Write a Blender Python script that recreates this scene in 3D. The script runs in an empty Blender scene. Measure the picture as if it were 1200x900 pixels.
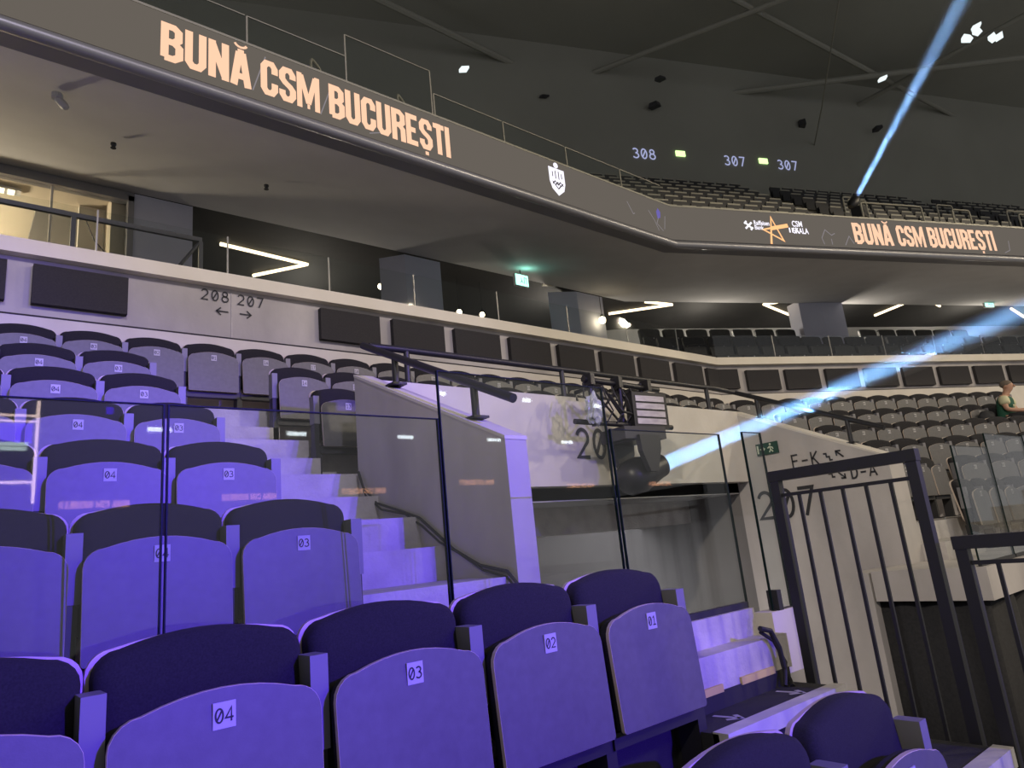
import bpy, bmesh, math, random
from mathutils import Vector, Matrix
random.seed(7)
S = bpy.context.scene
COL = S.collection
sin, cos, rad, pi = math.sin, math.cos, math.radians, math.pi

# ------------------------------------------------------------------ camera (eye at the origin; z is measured from the eye)
cam_data = bpy.data.cameras.new('camera'); cam_data.sensor_width = 36.0
cam_data.lens = 36.0 * 807.4 / 1200.0; cam_data.clip_start = 0.02; cam_data.clip_end = 300
cam = bpy.data.objects.new('camera', cam_data); COL.objects.link(cam)
cx = Vector((0.770, -0.630, -0.097)); cz = Vector((-0.633, -0.738, -0.234)).normalized()
cx = (cx - cz * cx.dot(cz)).normalized(); cy = cz.cross(cx)
cam.matrix_world = Matrix((cx, cy, cz)).transposed().to_4x4()
S.camera = cam
S.view_settings.view_transform = 'Standard'; S.view_settings.look = 'None'
S.view_settings.gamma = 1.0; S.view_settings.use_curve_mapping = False
S.view_settings.exposure = 0.22
S.cycles.max_bounces = 10; S.cycles.transparent_max_bounces = 24; S.cycles.volume_bounces = 0
S.cycles.sample_clamp_indirect = 4.0; S.cycles.caustics_reflective = False; S.cycles.caustics_refractive = False

# ------------------------------------------------------------------ world + large lights
W = bpy.data.worlds.new('world'); S.world = W; W.use_nodes = True
W.node_tree.nodes['Background'].inputs[0].default_value = (1.0, 0.98, 1.0, 1)
W.node_tree.nodes['Background'].inputs[1].default_value = 0.26

def aim(o, target):
    o.rotation_euler = (Vector(target) - o.location).to_track_quat('-Z', 'Y').to_euler()

def area_light(name, loc, target, size, power, color):
    d = bpy.data.lights.new(name, 'AREA'); d.shape = 'DISK'; d.size = size; d.energy = power; d.color = color
    o = bpy.data.objects.new(name, d); COL.objects.link(o); o.location = loc; aim(o, target); return o

def spot_light(name, loc, target, angle, blend, power, color, radius=0.2):
    d = bpy.data.lights.new(name, 'SPOT'); d.spot_size = rad(angle); d.spot_blend = blend
    d.energy = power; d.color = color; d.shadow_soft_size = radius
    o = bpy.data.objects.new(name, d); COL.objects.link(o); o.location = loc; aim(o, target); return o

for hx, hy, tx, ty, pw, an in ((-3, -17, 2.6, 7.0, 7000, 18), (8, -18, 7, 6, 1700, 60), (19, -16, 12, 5, 5200, 60), (32, -12, 17, 4, 5600, 60)):
    spot_light('house_light', (hx, hy, 13.0), (tx, ty, 2.4), an, 0.7, pw, (0.86, 0.78, 1.0) if hx < 0 else (1.0, 0.85, 0.72) if hx < 10 else (1.0, 0.84, 0.60), 0.35)
spot_light('cross_fill', (-16, -10, 12.5), (10.5, 3.2, 0.2), 24, 0.8, 11000, (1.0, 0.88, 0.74), 0.3)  # added unseen spot from the left, brightens the right exit wall
spot_light('stage_blue_wash', (4.4, -13.0, 4.7), (-0.7, 2.0, -0.1), 33, 1.0, 21000, (0.085, 0.02, 1.0), 0.05)
spot_light('stage_violet_wash', (5.2, -14.0, 5.0), (2.7, 4.0, 0.7), 16, 1.0, 6300, (0.20, 0.10, 1.0), 0.05)

# ------------------------------------------------------------------ materials
def principled(name, color, rough=0.6, metal=0.0, spec=0.5):
    m = bpy.data.materials.new(name); m.use_nodes = True
    b = m.node_tree.nodes['Principled BSDF']
    b.inputs['Base Color'].default_value = (*color, 1); b.inputs['Roughness'].default_value = rough
    b.inputs['Metallic'].default_value = metal; b.inputs['Specular IOR Level'].default_value = spec
    return m

def noisy(name, c1, c2, scale=6.0, rough=0.8, bump=0.1, detail=6.0, stretch=(1, 1, 1), fine=None):
    m = principled(name, c1, rough); nt = m.node_tree; b = nt.nodes['Principled BSDF']
    tc = nt.nodes.new('ShaderNodeTexCoord'); mp = nt.nodes.new('ShaderNodeMapping'); mp.inputs['Scale'].default_value = stretch
    n = nt.nodes.new('ShaderNodeTexNoise'); n.inputs['Scale'].default_value = scale; n.inputs['Detail'].default_value = detail
    r = nt.nodes.new('ShaderNodeValToRGB'); r.color_ramp.elements[0].position = 0.3; r.color_ramp.elements[1].position = 0.7
    r.color_ramp.elements[0].color = (*c1, 1); r.color_ramp.elements[1].color = (*c2, 1)
    nt.links.new(tc.outputs['Object'], mp.inputs[0]); nt.links.new(mp.outputs[0], n.inputs['Vector'])
    nt.links.new(n.outputs[0], r.inputs[0]); nt.links.new(r.outputs[0], b.inputs['Base Color'])
    if bump:
        n2 = nt.nodes.new('ShaderNodeTexNoise'); n2.inputs['Scale'].default_value = fine or scale * 8
        bp = nt.nodes.new('ShaderNodeBump'); bp.inputs['Strength'].default_value = bump; bp.inputs['Distance'].default_value = 0.02
        nt.links.new(tc.outputs['Object'], n2.inputs['Vector']); nt.links.new(n2.outputs[0], bp.inputs['Height'])
        nt.links.new(bp.outputs[0], b.inputs['Normal'])
    return m

def emissive(name, color, strength):
    m = bpy.data.materials.new(name); m.use_nodes = True; nt = m.node_tree
    nt.nodes.remove(nt.nodes['Principled BSDF']); e = nt.nodes.new('ShaderNodeEmission')
    e.inputs[0].default_value = (*color, 1); e.inputs[1].default_value = strength
    nt.links.new(e.outputs[0], nt.nodes['Material Output'].inputs[0]); return m

def glass_mat(name, tint, ior=1.5):
    m = bpy.data.materials.new(name); m.use_nodes = True; nt = m.node_tree
    nt.nodes.remove(nt.nodes['Principled BSDF'])
    t = nt.nodes.new('ShaderNodeBsdfTransparent'); t.inputs[0].default_value = (*tint, 1)
    g = nt.nodes.new('ShaderNodeBsdfGlossy'); g.inputs['Roughness'].default_value = 0.02
    lw = nt.nodes.new('ShaderNodeLayerWeight'); lw.inputs[0].default_value = 0.5
    pw = nt.nodes.new('ShaderNodeMath'); pw.operation = 'POWER'; pw.inputs[1].default_value = 5.0; nt.links.new(lw.outputs['Facing'], pw.inputs[0])
    f = nt.nodes.new('ShaderNodeMath'); f.operation = 'MULTIPLY_ADD'; f.inputs[1].default_value = 1 - ((ior-1)/(ior+1))**2; f.inputs[2].default_value = ((ior-1)/(ior+1))**2
    nt.links.new(pw.outputs[0], f.inputs[0])
    mx = nt.nodes.new('ShaderNodeMixShader')
    nt.links.new(f.outputs[0], mx.inputs[0]); nt.links.new(t.outputs[0], mx.inputs[1]); nt.links.new(g.outputs[0], mx.inputs[2])
    nt.links.new(mx.outputs[0], nt.nodes['Material Output'].inputs[0]); return m

M = dict(
    concrete=noisy('concrete_wall', (0.36, 0.335, 0.325), (0.56, 0.525, 0.50), 1.6, 0.85, 0.12, 9, (1, 1, 0.45)),
    pale=noisy('pale_precast', (0.60, 0.56, 0.50), (0.68, 0.64, 0.58), 3.0, 0.8, 0.06),
    cap=noisy('pale_coping', (0.78, 0.72, 0.60), (0.84, 0.78, 0.66), 3.0, 0.8, 0.04),
    step=noisy('worn_concrete', (0.40, 0.375, 0.36), (0.56, 0.53, 0.51), 5.0, 0.9, 0.25, 8),
    soffit=noisy('soffit_plaster', (0.50, 0.495, 0.50), (0.545, 0.54, 0.545), 2.0, 0.9, 0.05),
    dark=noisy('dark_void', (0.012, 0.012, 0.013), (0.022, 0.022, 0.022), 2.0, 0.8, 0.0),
    roof=noisy('roof_paint', (0.25, 0.252, 0.215), (0.29, 0.292, 0.25), 0.25, 0.95, 0.0),
    trim=principled('trim_metal', (0.27, 0.27, 0.29), 0.35, 0.4),
    acoustic=noisy('acoustic_felt', (0.030, 0.028, 0.030), (0.040, 0.037, 0.038), 60, 0.95, 0.2),
    column=noisy('painted_column', (0.50, 0.51, 0.62), (0.54, 0.55, 0.66), 2.0, 0.8, 0.05),
    beige=noisy('room_plaster', (0.52, 0.46, 0.36), (0.57, 0.50, 0.40), 2.0, 0.9, 0.0),
    greywall=noisy('grey_plaster', (0.42, 0.42, 0.42), (0.48, 0.48, 0.47), 1.2, 0.9, 0.0),
    laminate=noisy('grey_laminate', (0.105, 0.102, 0.102), (0.125, 0.122, 0.122), 30, 0.45, 0.02),
    wood=principled('plywood_edge', (0.55, 0.46, 0.39), 0.5),
    fabric=noisy('black_fabric', (0.011, 0.010, 0.012), (0.020, 0.019, 0.022), 220, 0.95, 0.35, 2),
    vip=noisy('dark_leather', (0.030, 0.031, 0.029), (0.042, 0.043, 0.040), 20, 0.6, 0.05),
    armgrey=principled('arm_paint', (0.19, 0.185, 0.20), 0.45),
    frame=principled('charcoal_steel', (0.035, 0.035, 0.038), 0.5, 0.3),
    plate=principled('number_plate', (0.46, 0.45, 0.45), 0.5),
    ink=principled('dark_ink', (0.03, 0.03, 0.035), 0.7),
    rail=principled('rail_paint', (0.022, 0.022, 0.026), 0.45, 0.2),
    rail_and_highlight=principled('pale_rail_and_highlight', (0.30, 0.29, 0.24), 0.5, 0.2),
    glass=glass_mat('balustrade_glass', (0.94, 0.955, 0.95)),
    edge=principled('glass_edge', (0.004, 0.014, 0.012), 0.5, 0, 0.15),
    clamp=principled('clamp_steel', (0.22, 0.22, 0.22), 0.4, 0.6),
    carpet=noisy('black_carpet', (0.020, 0.020, 0.024), (0.045, 0.045, 0.05), 300, 1.0, 0.4, 2),
    nosing=noisy('aluminium_nosing', (0.55, 0.53, 0.52), (0.64, 0.62, 0.60), 12, 0.5, 0.05),
    tape=principled('yellow_tape', (0.62, 0.50, 0.16), 0.7),
    arrow=principled('white_print', (0.45, 0.44, 0.44), 0.8),
    curtain=noisy('black_drape', (0.010, 0.010, 0.012), (0.02, 0.02, 0.022), 40, 0.9, 0.1),
    cable=principled('cable_rubber', (0.018, 0.018, 0.02), 0.6),
    fixture=principled('fixture_black', (0.015, 0.015, 0.017), 0.4),
    steelgrey=principled('fixture_grey', (0.045, 0.045, 0.05), 0.5, 0.2),
    strobe=noisy('strobe_reflector', (0.42, 0.38, 0.46), (0.62, 0.58, 0.64), 9, 0.35, 0.0, 2, (1, 1, 4)),
    plastic=principled('crumpled_plastic', (0.42, 0.44, 0.46), 0.3),
    screen=emissive('led_ribbon_screen', (0.190, 0.165, 0.140), 0.62),
    led_text=emissive('led_letters', (1.0, 0.60, 0.40), 0.95),
    led_white=emissive('led_white', (0.92, 0.88, 1.0), 1.1),
    led_line=emissive('led_faint_line', (0.62, 0.56, 0.60), 0.36),
    led_blue=emissive('led_blue', (0.22, 0.18, 0.62), 0.6),
    led_orange=emissive('led_star', (1.0, 0.50, 0.22), 1.1),
    sign_blue=emissive('lit_number', (0.42, 0.45, 0.72), 0.8),
    exit_green=emissive('exit_green', (0.62, 1.0, 0.35), 1.6),
    exit_cyan=emissive('exit_cyan', (0.42, 1.0, 0.80), 1.8),
    exit_box=principled('exit_housing', (0.5, 0.5, 0.5), 0.5),
    exit_dark=principled('exit_sign_green', (0.01, 0.055, 0.04), 0.6),
    exit_pale=principled('exit_sign_pale', (0.55, 0.62, 0.48), 0.6),
    strip=emissive('warm_strip', (1.0, 0.80, 0.50), 3.2),
    bulb=emissive('warm_bulb', (1.0, 0.82, 0.50), 14.0),
    white_lamp=emissive('white_lamp', (0.75, 0.85, 0.85), 1.1),
    lens=emissive('beam_lens', (0.55, 0.85, 1.0), 6.0),
    skin=principled('skin', (0.48, 0.27, 0.18), 0.6),
    hair=principled('grey_hair', (0.16, 0.13, 0.10), 0.9),
    jersey=principled('green_jersey', (0.02, 0.10, 0.06), 0.8),
    cream=principled('cream_cloth', (0.62, 0.60, 0.38), 0.8),
    trousers=principled('dark_cloth', (0.02, 0.021, 0.025), 0.9),
    red=principled('red_sign', (0.22, 0.05, 0.03), 0.6),
    panelwall=noisy('panelled_wall', (0.15, 0.145, 0.14), (0.19, 0.18, 0.175), 1.2, 0.8, 0.0),
)

# ------------------------------------------------------------------ mesh helpers
class MB:
    """collects shapes in one bmesh, then links them as ONE mesh object"""
    def __init__(s): s.bm = bmesh.new(); s.mi = 0
    def face(s, vs):
        try:
            f = s.bm.faces.new(vs); f.material_index = s.mi; return f
        except ValueError: return None
    def box(s, a, b):
        (x0, y0, z0), (x1, y1, z1) = a, b
        x0, x1 = min(x0, x1), max(x0, x1); y0, y1 = min(y0, y1), max(y0, y1); z0, z1 = min(z0, z1), max(z0, z1)
        v = [s.bm.verts.new(p) for p in ((x0,y0,z0),(x1,y0,z0),(x1,y1,z0),(x0,y1,z0),(x0,y0,z1),(x1,y0,z1),(x1,y1,z1),(x0,y1,z1))]
        for q in ((3,2,1,0),(4,5,6,7),(0,1,5,4),(1,2,6,5),(2,3,7,6),(3,0,4,7)): s.face([v[i] for i in q])
        return s
    def obox(s, c, ax, ay, az, h):
        c = Vector(c); ax, ay, az = Vector(ax).normalized()*h[0], Vector(ay).normalized()*h[1], Vector(az).normalized()*h[2]
        v = [s.bm.verts.new(c + ax*i + ay*j + az*k) for i, j, k in ((-1,-1,-1),(1,-1,-1),(1,1,-1),(-1,1,-1),(-1,-1,1),(1,-1,1),(1,1,1),(-1,1,1))]
        for q in ((3,2,1,0),(4,5,6,7),(0,1,5,4),(1,2,6,5),(2,3,7,6),(3,0,4,7)): s.face([v[i] for i in q])
        return s
    def prism(s, pts, vec):
        """planar polygon pts extruded by vec"""
        a = [s.bm.verts.new(p) for p in pts]; vec = Vector(vec); b = [s.bm.verts.new(Vector(p) + vec) for p in pts]
        s.face(list(reversed(a))); s.face(b); n = len(pts)
        for i in range(n): s.face([a[i], a[(i+1) % n], b[(i+1) % n], b[i]])
        return s
    def tube(s, pts, r, n=10, r2=None):
        pts = [Vector(p) for p in pts]; rings = []; up = None
        for i, p in enumerate(pts):
            d = (pts[min(i+1, len(pts)-1)] - pts[max(i-1, 0)]).normalized()
            if up is None: up = Vector((0,0,1)) if abs(d.z) < 0.9 else Vector((1,0,0))
            a = d.cross(up).normalized(); b = a.cross(d).normalized(); up = b
            rr = r if r2 is None else r + (r2 - r) * i / (len(pts) - 1)
            rings.append([s.bm.verts.new(p + a*rr*cos(2*pi*k/n) + b*rr*sin(2*pi*k/n)) for k in range(n)])
        for A, B in zip(rings, rings[1:]):
            for k in range(n): s.face([A[k], A[(k+1) % n], B[(k+1) % n], B[k]])
        s.face(list(reversed(rings[0]))); s.face(rings[-1]); return s
    def lathe(s, c, axis, prof, n=20):
        """prof: list of (distance along axis, radius)"""
        c = Vector(c); d = Vector(axis).normalized(); a = d.cross(Vector((0,0,1)) if abs(d.z) < 0.9 else Vector((1,0,0))).normalized(); b = a.cross(d)
        rings = [[s.bm.verts.new(c + d*t + (a*cos(2*pi*k/n) + b*sin(2*pi*k/n))*max(r, 1e-4)) for k in range(n)] for t, r in prof]
        for A, B in zip(rings, rings[1:]):
            for k in range(n): s.face([A[k], A[(k+1) % n], B[(k+1) % n], B[k]])
        s.face(list(reversed(rings[0]))); s.face(rings[-1]); return s
    def loft(s, out, rings, lean=0.0, z0=0.0, edge_mi=None):
        """outline out [(x,z)] with rings (inset, y); lean tips y with height"""
        n = len(out); L = []
        for ins, y in rings:
            row = []
            for i, (x, z) in enumerate(out):
                px, pz = out[i-1]; qx, qz = out[(i+1) % n]
                tx, tz = qx-px, qz-pz; l = math.hypot(tx, tz) or 1; nx, nz = tz/l, -tx/l
                X, Z = x + nx*ins, z + nz*ins
                row.append(s.bm.verts.new((X, y + lean*(Z-z0), Z)))
            L.append(row)
        s.face(L[0]); base = s.mi
        if edge_mi is not None: s.mi = edge_mi
        for A, B in zip(L, L[1:]):
            for k in range(n): s.face([A[k], B[k], B[(k+1) % n], A[(k+1) % n]])
        s.mi = base; s.face(list(reversed(L[-1]))); return s
    def strokes(s, lines, w, O, ux, uz, off=0.0, closed_ok=True):
        """flat strokes of width w in the plane O + ux*x + uz*z, mitred at the joints"""
        O, ux, uz = Vector(O), Vector(ux), Vector(uz); nn = ux.cross(uz).normalized()
        for ln in lines:
            P = [Vector((a, b)) for a, b in ln]; closed = (P[0]-P[-1]).length < 1e-6 and len(P) > 2
            if closed: P = P[:-1]
            n = len(P); Lv, Rv = [], []
            for i in range(n):
                a = P[i-1] if (closed or i > 0) else None; b = P[(i+1) % n] if (closed or i < n-1) else None
                d1 = (P[i]-a).normalized() if a is not None else None; d2 = (b-P[i]).normalized() if b is not None else None
                if d1 is None: d1 = d2
                if d2 is None: d2 = d1
                t = d1 + d2
                if t.length < 0.3: t = d1.copy()
                t.normalize(); nv = Vector((-t.y, t.x)); k = min(1.0/max(nv.dot(Vector((-d1.y, d1.x))), 0.45), 1.9)
                for lst, sg in ((Lv, 1), (Rv, -1)):
                    q = P[i] + nv*(sg*w*0.5*k); lst.append(s.bm.verts.new(O + ux*q.x + uz*q.y + nn*off))
            for i in range(n if closed else n-1):
                j = (i+1) % n; s.face([Lv[i], Rv[i], Rv[j], Lv[j]])
        return s
    def build(s, name, mats, parent=None, smooth=False):
        me = s.mesh(name, mats, smooth); o = bpy.data.objects.new(name, me); COL.objects.link(o)
        if parent: o.parent = parent
        return o
    def mesh(s, name, mats, smooth=False):
        bmesh.ops.recalc_face_normals(s.bm, faces=s.bm.faces)
        me = bpy.data.meshes.new(name); s.bm.to_mesh(me); s.bm.free()
        for m in (mats if isinstance(mats, (list, tuple)) else [mats]): me.materials.append(m)
        if smooth:
            me.polygons.foreach_set('use_smooth', [True]*len(me.polygons))
            me.set_sharp_from_angle(angle=rad(40))
        return me

def tag(o, label=None, cat=None, group=None, kind=None):
    if label: o['label'] = label
    if cat: o['category'] = cat
    if group: o['group'] = group
    if kind: o['kind'] = kind
    return o

def thing(name, label, cat, loc=(0,0,0), rz=0.0, group=None):
    o = bpy.data.objects.new(name, None); COL.objects.link(o); o.empty_display_size = 0.1
    o.location = loc; o.rotation_euler = (0,0,rz); return tag(o, label, cat, group)

def struct(name, mb, mat, label=None, smooth=False):
    o = mb.build(name, mat, smooth=smooth); o['kind'] = 'structure'
    if label: tag(o, label, name.split('_')[0])
    return o

def copy_tree(o, parent=None):
    c = o.copy(); COL.objects.link(c)
    if parent: c.parent = parent
    for ch in list(o.children): copy_tree(ch, c)
    return c

def arc(cx_, cy_, rx, ry, a0, a1, n=10):
    return [(cx_ + rx*cos(rad(a0+(a1-a0)*i/n)), cy_ + ry*sin(rad(a0+(a1-a0)*i/n))) for i in range(n+1)]

GL = {   # thin signage face, cell 0.6 x 1
 '0': [arc(.3,.5,.27,.48,0,360,20), [(.14,.2),(.46,.8)]],
 '1': [[(.08,.78),(.32,.98),(.32,0)], [(.06,.02),(.58,.02)]],
 '2': [arc(.3,.70,.26,.28,165,-30,10)+[(.03,.04),(.58,.04)]],
 '3': [arc(.27,.75,.24,.22,150,-90,9), arc(.27,.28,.29,.25,90,-150,10)],
 '4': [[(.44,0),(.44,.98),(.02,.28),(.6,.28)]],
 '5': [[(.53,.97),(.1,.97),(.06,.55)]+arc(.27,.31,.28,.29,120,-150,9)],
 '6': [[(.45,.98),(.09,.46)], arc(.3,.28,.26,.26,0,360,16)],
 '7': [[(.02,.96),(.57,.96),(.2,0)]],
 '8': [arc(.3,.75,.21,.22,0,360,16), arc(.3,.28,.27,.26,0,360,16)],
 '9': [arc(.3,.7,.26,.27,0,360,16), [(.53,.58),(.22,0)]],
 'F': [[(.08,0),(.08,.97),(.56,.97)], [(.08,.52),(.5,.52)]],
 'K': [[(.08,0),(.08,1)], [(.55,1),(.1,.45)], [(.2,.55),(.57,0)]],
 'D': [[(.08,.03),(.08,.97),(.25,.97)]+arc(.25,.5,.32,.47,90,-90,8)+[(.08,.03)]],
 'A': [[(.0,0),(.3,.98),(.6,0)], [(.11,.34),(.49,.34)]],
 '-': [[(.06,.45),(.54,.45)]],
}
def word_lines(txt, h, pitch=0.72, glyphs=GL, width=0.6):
    out = []
    for i, ch in enumerate(txt):
        for ln in glyphs.get(ch, []): out.append([((x + i*pitch)*h, y*h) for x, y in ln])
    return out

L_, R_, B_, T_ = .09, .41, .09, .91
HV = {   # heavy condensed display face, cell 0.5 x 1
 'B': [[(L_,B_),(L_,T_),(.30,T_),(R_-.01,.83),(R_-.01,.62),(.30,.52),(L_,.52)], [(.30,.52),(R_+.01,.42),(R_+.01,.18),(.30,B_),(L_,B_)]],
 'U': [[(L_,1),(L_,.2),(.17,B_),(.33,B_),(R_,.2),(R_,1)]],
 'N': [[(L_,0),(L_,1)], [(R_,0),(R_,1)], [(.08,.96),(.42,.04)]],
 'A': [[(.07,0),(.21,.93)], [(.43,0),(.29,.93)], [(.17,.93),(.33,.93)], [(.13,.27),(.37,.27)]],
 'Ă': [[(.07,0),(.21,.93)], [(.43,0),(.29,.93)], [(.17,.93),(.33,.93)], [(.13,.27),(.37,.27)]],
 'C': [[(R_,.64),(R_,.8),(.33,T_),(.17,T_),(L_,.8),(L_,.2),(.17,B_),(.33,B_),(R_,.2),(R_,.38)]],
 'S': [[(R_,.68),(R_,.8),(.33,T_),(.17,T_),(L_,.8),(L_,.64),(.17,.55),(.33,.45),(R_,.36),(R_,.2),(.33,B_),(.17,B_),(L_,.2),(L_,.32)]],
 'Ș': [],
 'M': [[(.07,0),(.07,1)], [(.63,0),(.63,1)], [(.12,.95),(.35,.16)], [(.58,.95),(.35,.16)], [(.31,.08),(.39,.08)]],
 'R': [[(L_,0),(L_,T_),(.30,T_),(R_,.82),(R_,.6),(.30,.5),(L_,.5)], [(.29,.5),(R_,.38),(R_,0)]],
 'E': [[(R_+.02,T_),(L_,T_),(L_,B_),(R_+.02,B_)], [(L_,.5),(.36,.5)]],
 'T': [[(.02,T_),(.46,T_)], [(.24,0),(.24,1)]],
 'I': [[(L_,0),(L_,1)]],
}
HV['Ș'] = HV['S']
HW = {'M': .70, 'I': .2, 'T': .46, 'E': .47}
def heavy_word(mb, txt, O, ux, uz, width, h):
    adv = [HW.get(c, .5) + .045 for c in txt]; sx = width / (sum(adv) - .045) ; x = 0
    for c, a in zip(txt, adv):
        lines = [[((px + x)*sx, py*h) for px, py in ln] for ln in HV[c]]
        mb.strokes(lines, (.145 if c == 'M' else .172)*(h+sx)*.5, O, ux, uz)
        x += a
def heavy_accents(mb, txt, O, ux, uz, width, h):
    adv = [HW.get(c, .5) + .045 for c in txt]; sx = width / (sum(adv) - .045); x = 0
    for c, a in zip(txt, adv):
        if c == 'Ă': mb.strokes([[(px*sx + x*sx, py*h) for px, py in arc(.25,1.2,.16,.13,200,340,6)]], .06*h, O, ux, uz)
        if c == 'Ș': mb.strokes([[((x+.25)*sx, -.05*h), ((x+.25)*sx, -.16*h)]], .11*h, O, ux, uz)
        x += a

# ------------------------------------------------------------------ layout: rows run along x, then bend by 22.5 degrees
TH = rad(-22.5); U = Vector((cos(TH), sin(TH), 0)); N = Vector((-U.y, U.x, 0))
CW = Vector((10.95, 6.9, 0)); CF = Vector((8.87, 6.0, 0)); KB = math.tan(rad(11.25))
UP = Vector((0,0,1)); EX = Vector((1,0,0))
def bend(D, xa, tb, C=CW):
    """polyline at offset D towards the arena from the line through C: from x = xa, round the corner, to t = tb"""
    return [Vector((xa, C.y - D, 0)), Vector((C.x - D*KB, C.y - D, 0)), C - N*D + U*tb]
def on_bend(t, D, z, C=CW): v = C - N*D + U*t; v.z = z; return v
def strip(name, D0, D1, z0, z1, xa, tb, mat, C=CW, label=None, dz=0.0):
    a, b = bend(D0, xa, tb, C), bend(D1, xa, tb, C); mb = MB()
    va = [[mb.bm.verts.new(p + UP*z) for p in a] for z in (z0, z1)]; vb = [[mb.bm.verts.new(p + UP*(z+dz)) for p in b] for z in (z0, z1)]
    for i in range(2):
        mb.face([va[0][i], va[0][i+1], va[1][i+1], va[1][i]]); mb.face([vb[0][i+1], vb[0][i], vb[1][i], vb[1][i+1]])
        mb.face([va[1][i], va[1][i+1], vb[1][i+1], vb[1][i]]); mb.face([va[0][i+1], va[0][i], vb[0][i], vb[0][i+1]])
    for i in (0, 2): mb.face([va[0][i], va[1][i], vb[1][i], vb[0][i]])
    return struct(name, mb, mat, label)

FL = {-1: -1.69, 0: -1.30, 1: -.91, 2: -.508, 3: -.127, 4: .26, 5: .64, 6: 1.013, 7: 1.43}     # row floors
FR = {-1: -.55, 0: .28, 1: 1.10, 2: 2.12, 3: 2.88, 4: 3.72, 5: 4.50, 6: 5.22, 7: 6.02, 8: 7.05}   # row fronts (y)
LY = {0: .93, 1: 1.74, 2: 2.62, 3: 3.41, 4: 4.23, 5: 4.99, 6: 5.72, 7: 6.56}                    # plane of the folded seat pans
XV0, XV1 = 2.33, 7.45                                                                         # outer faces of the two exit walls

# terraces
for k in (2, 3, 4):
    struct('floor_terrace', MB().box((-3, FR[k], FL[k]-.9), (XV0, FR[k+1]+.02, FL[k])), M['step'])
    strip('floor_terrace', CW.y-FR[k], CW.y-FR[k+1]-.02, FL[k]-(.9 if k > 2 else .2), FL[k], XV1 if k > 2 else 7.5, 16, M['step'])
for k in (5, 6, 7):
    strip('floor_terrace', CW.y-FR[k], CW.y-FR[k+1]-.02, FL[k]-.9 if k > 5 else FL[k]-.25, FL[k], -3, 18, M['step'])
for k in (2, 3, 4, 5, 6):       # half steps in the two stair flights
    zz = (FL[k] + FL[k+1]) / 2; y1 = FR[k+1]; y0 = y1 - .27
    struct('floor_step', MB().box((1.50, y0, FL[k]-.05), (XV0 if k < 5 else 2.25, y1+.01, zz)), M['step'])
    struct('floor_step', MB().box((XV1, y0, FL[k]-.05), (8.50, y1+.01, zz)), M['step'])
# retractable tribune decks nearest the camera
for k in (-1, 0, 1):
    struct('floor_tribune', MB().box((-3, FR[k], FL[k]-.36), (3.16, FR[k+1] if k < 1 else 1.92, FL[k])), M['carpet'])
struct('floor_arena', MB().box((-8, -2.5, -2.75), (32, 9.0, -2.6)), M['dark'])
# landing in front of the glass
struct('floor_landing', MB().box((-3, 1.90, -.66), (3.20, 2.13, -.51)), M['step'])
struct('trim_1', MB().box((2.24, 1.888, -.66), (2.62, 1.90, -.630)).box((2.76, 1.888, -.66), (3.03, 1.90, -.630)), M['tape'])
struct('wall_tribune', MB().box((-3, 1.893, -1.3), (3.16, 1.898, -.655)), M['carpet'])
struct('wall_plinth', MB().box((-3, 2.015, -.51), (3.14, 2.085, -.385)), M['step'])

# back wall, cap, ledge
strip('wall_back', -.10, -.35, .9, 2.96, -3, 20, M['concrete'], label='board-marked concrete wall behind the top seat row')
strip('wall_ledge', -.05, -.12, .9, 2.39, -3, 20, M['pale'])
strip('trim_11', -.046, -.11, 2.389, 2.403, -3, 20, M['acoustic'])  # dark strip drawn in for the shade of the gap above the ledge
strip('trim_2', 0.0, -.36, 2.95, 3.09, -3, 20, M['cap'], label='pale precast coping along the concrete wall')
struct('trim_3', MB().box((2.243, 6.995, 2.4), (2.257, 7.001, 2.95)), M['step'])
# soffit between fascia and bulkhead
A_ = [Vector((-5, 6, 4.49)), Vector((8.87, 6, 4.49)), CF + U*22 + UP*4.49]
B2 = [Vector((-5, 9.3, 5.05)), Vector((11.45, 9.25, 5.1)), CW + N*2.25 + U*24 + UP*5.14]
mb = MB(); va = [mb.bm.verts.new(p) for p in A_]; vb = [mb.bm.verts.new(p) for p in B2]
va2 = [mb.bm.verts.new(p + UP*.5) for p in A_]; vb2 = [mb.bm.verts.new(p + UP*.5) for p in B2]
for i in range(2):
    mb.face([va[i], va[i+1], vb[i+1], vb[i]]); mb.face([va2[i], va2[i+1], vb2[i+1], vb2[i]]); mb.face([va[i], va[i+1], va2[i+1], va2[i]]); mb.face([vb[i], vb[i+1], vb2[i+1], vb2[i]])
struct('ceiling_soffit', mb, M['soffit'], 'grey sloping underside of the upper tier')
# concourse behind the coping
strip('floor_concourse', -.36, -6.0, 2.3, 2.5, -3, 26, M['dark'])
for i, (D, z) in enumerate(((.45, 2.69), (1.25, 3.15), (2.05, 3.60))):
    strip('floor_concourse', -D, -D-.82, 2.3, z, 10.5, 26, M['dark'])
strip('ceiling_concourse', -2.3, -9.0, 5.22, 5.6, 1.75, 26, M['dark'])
mb = MB(); pts = [Vector((2.0, 14.0, 2.3)), Vector((9.0, 14.0, 2.3)), Vector((13.2, 10.95, 2.3)), CW + N*3.85 + U*26 + UP*2.3]
va = [mb.bm.verts.new(p) for p in pts]; vb = [mb.bm.verts.new(p + UP*2.95) for p in pts]
for i in range(3): mb.face([va[i], va[i+1], vb[i+1], vb[i]])
struct('wall_concourse', mb, M['greywall'])

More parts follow.
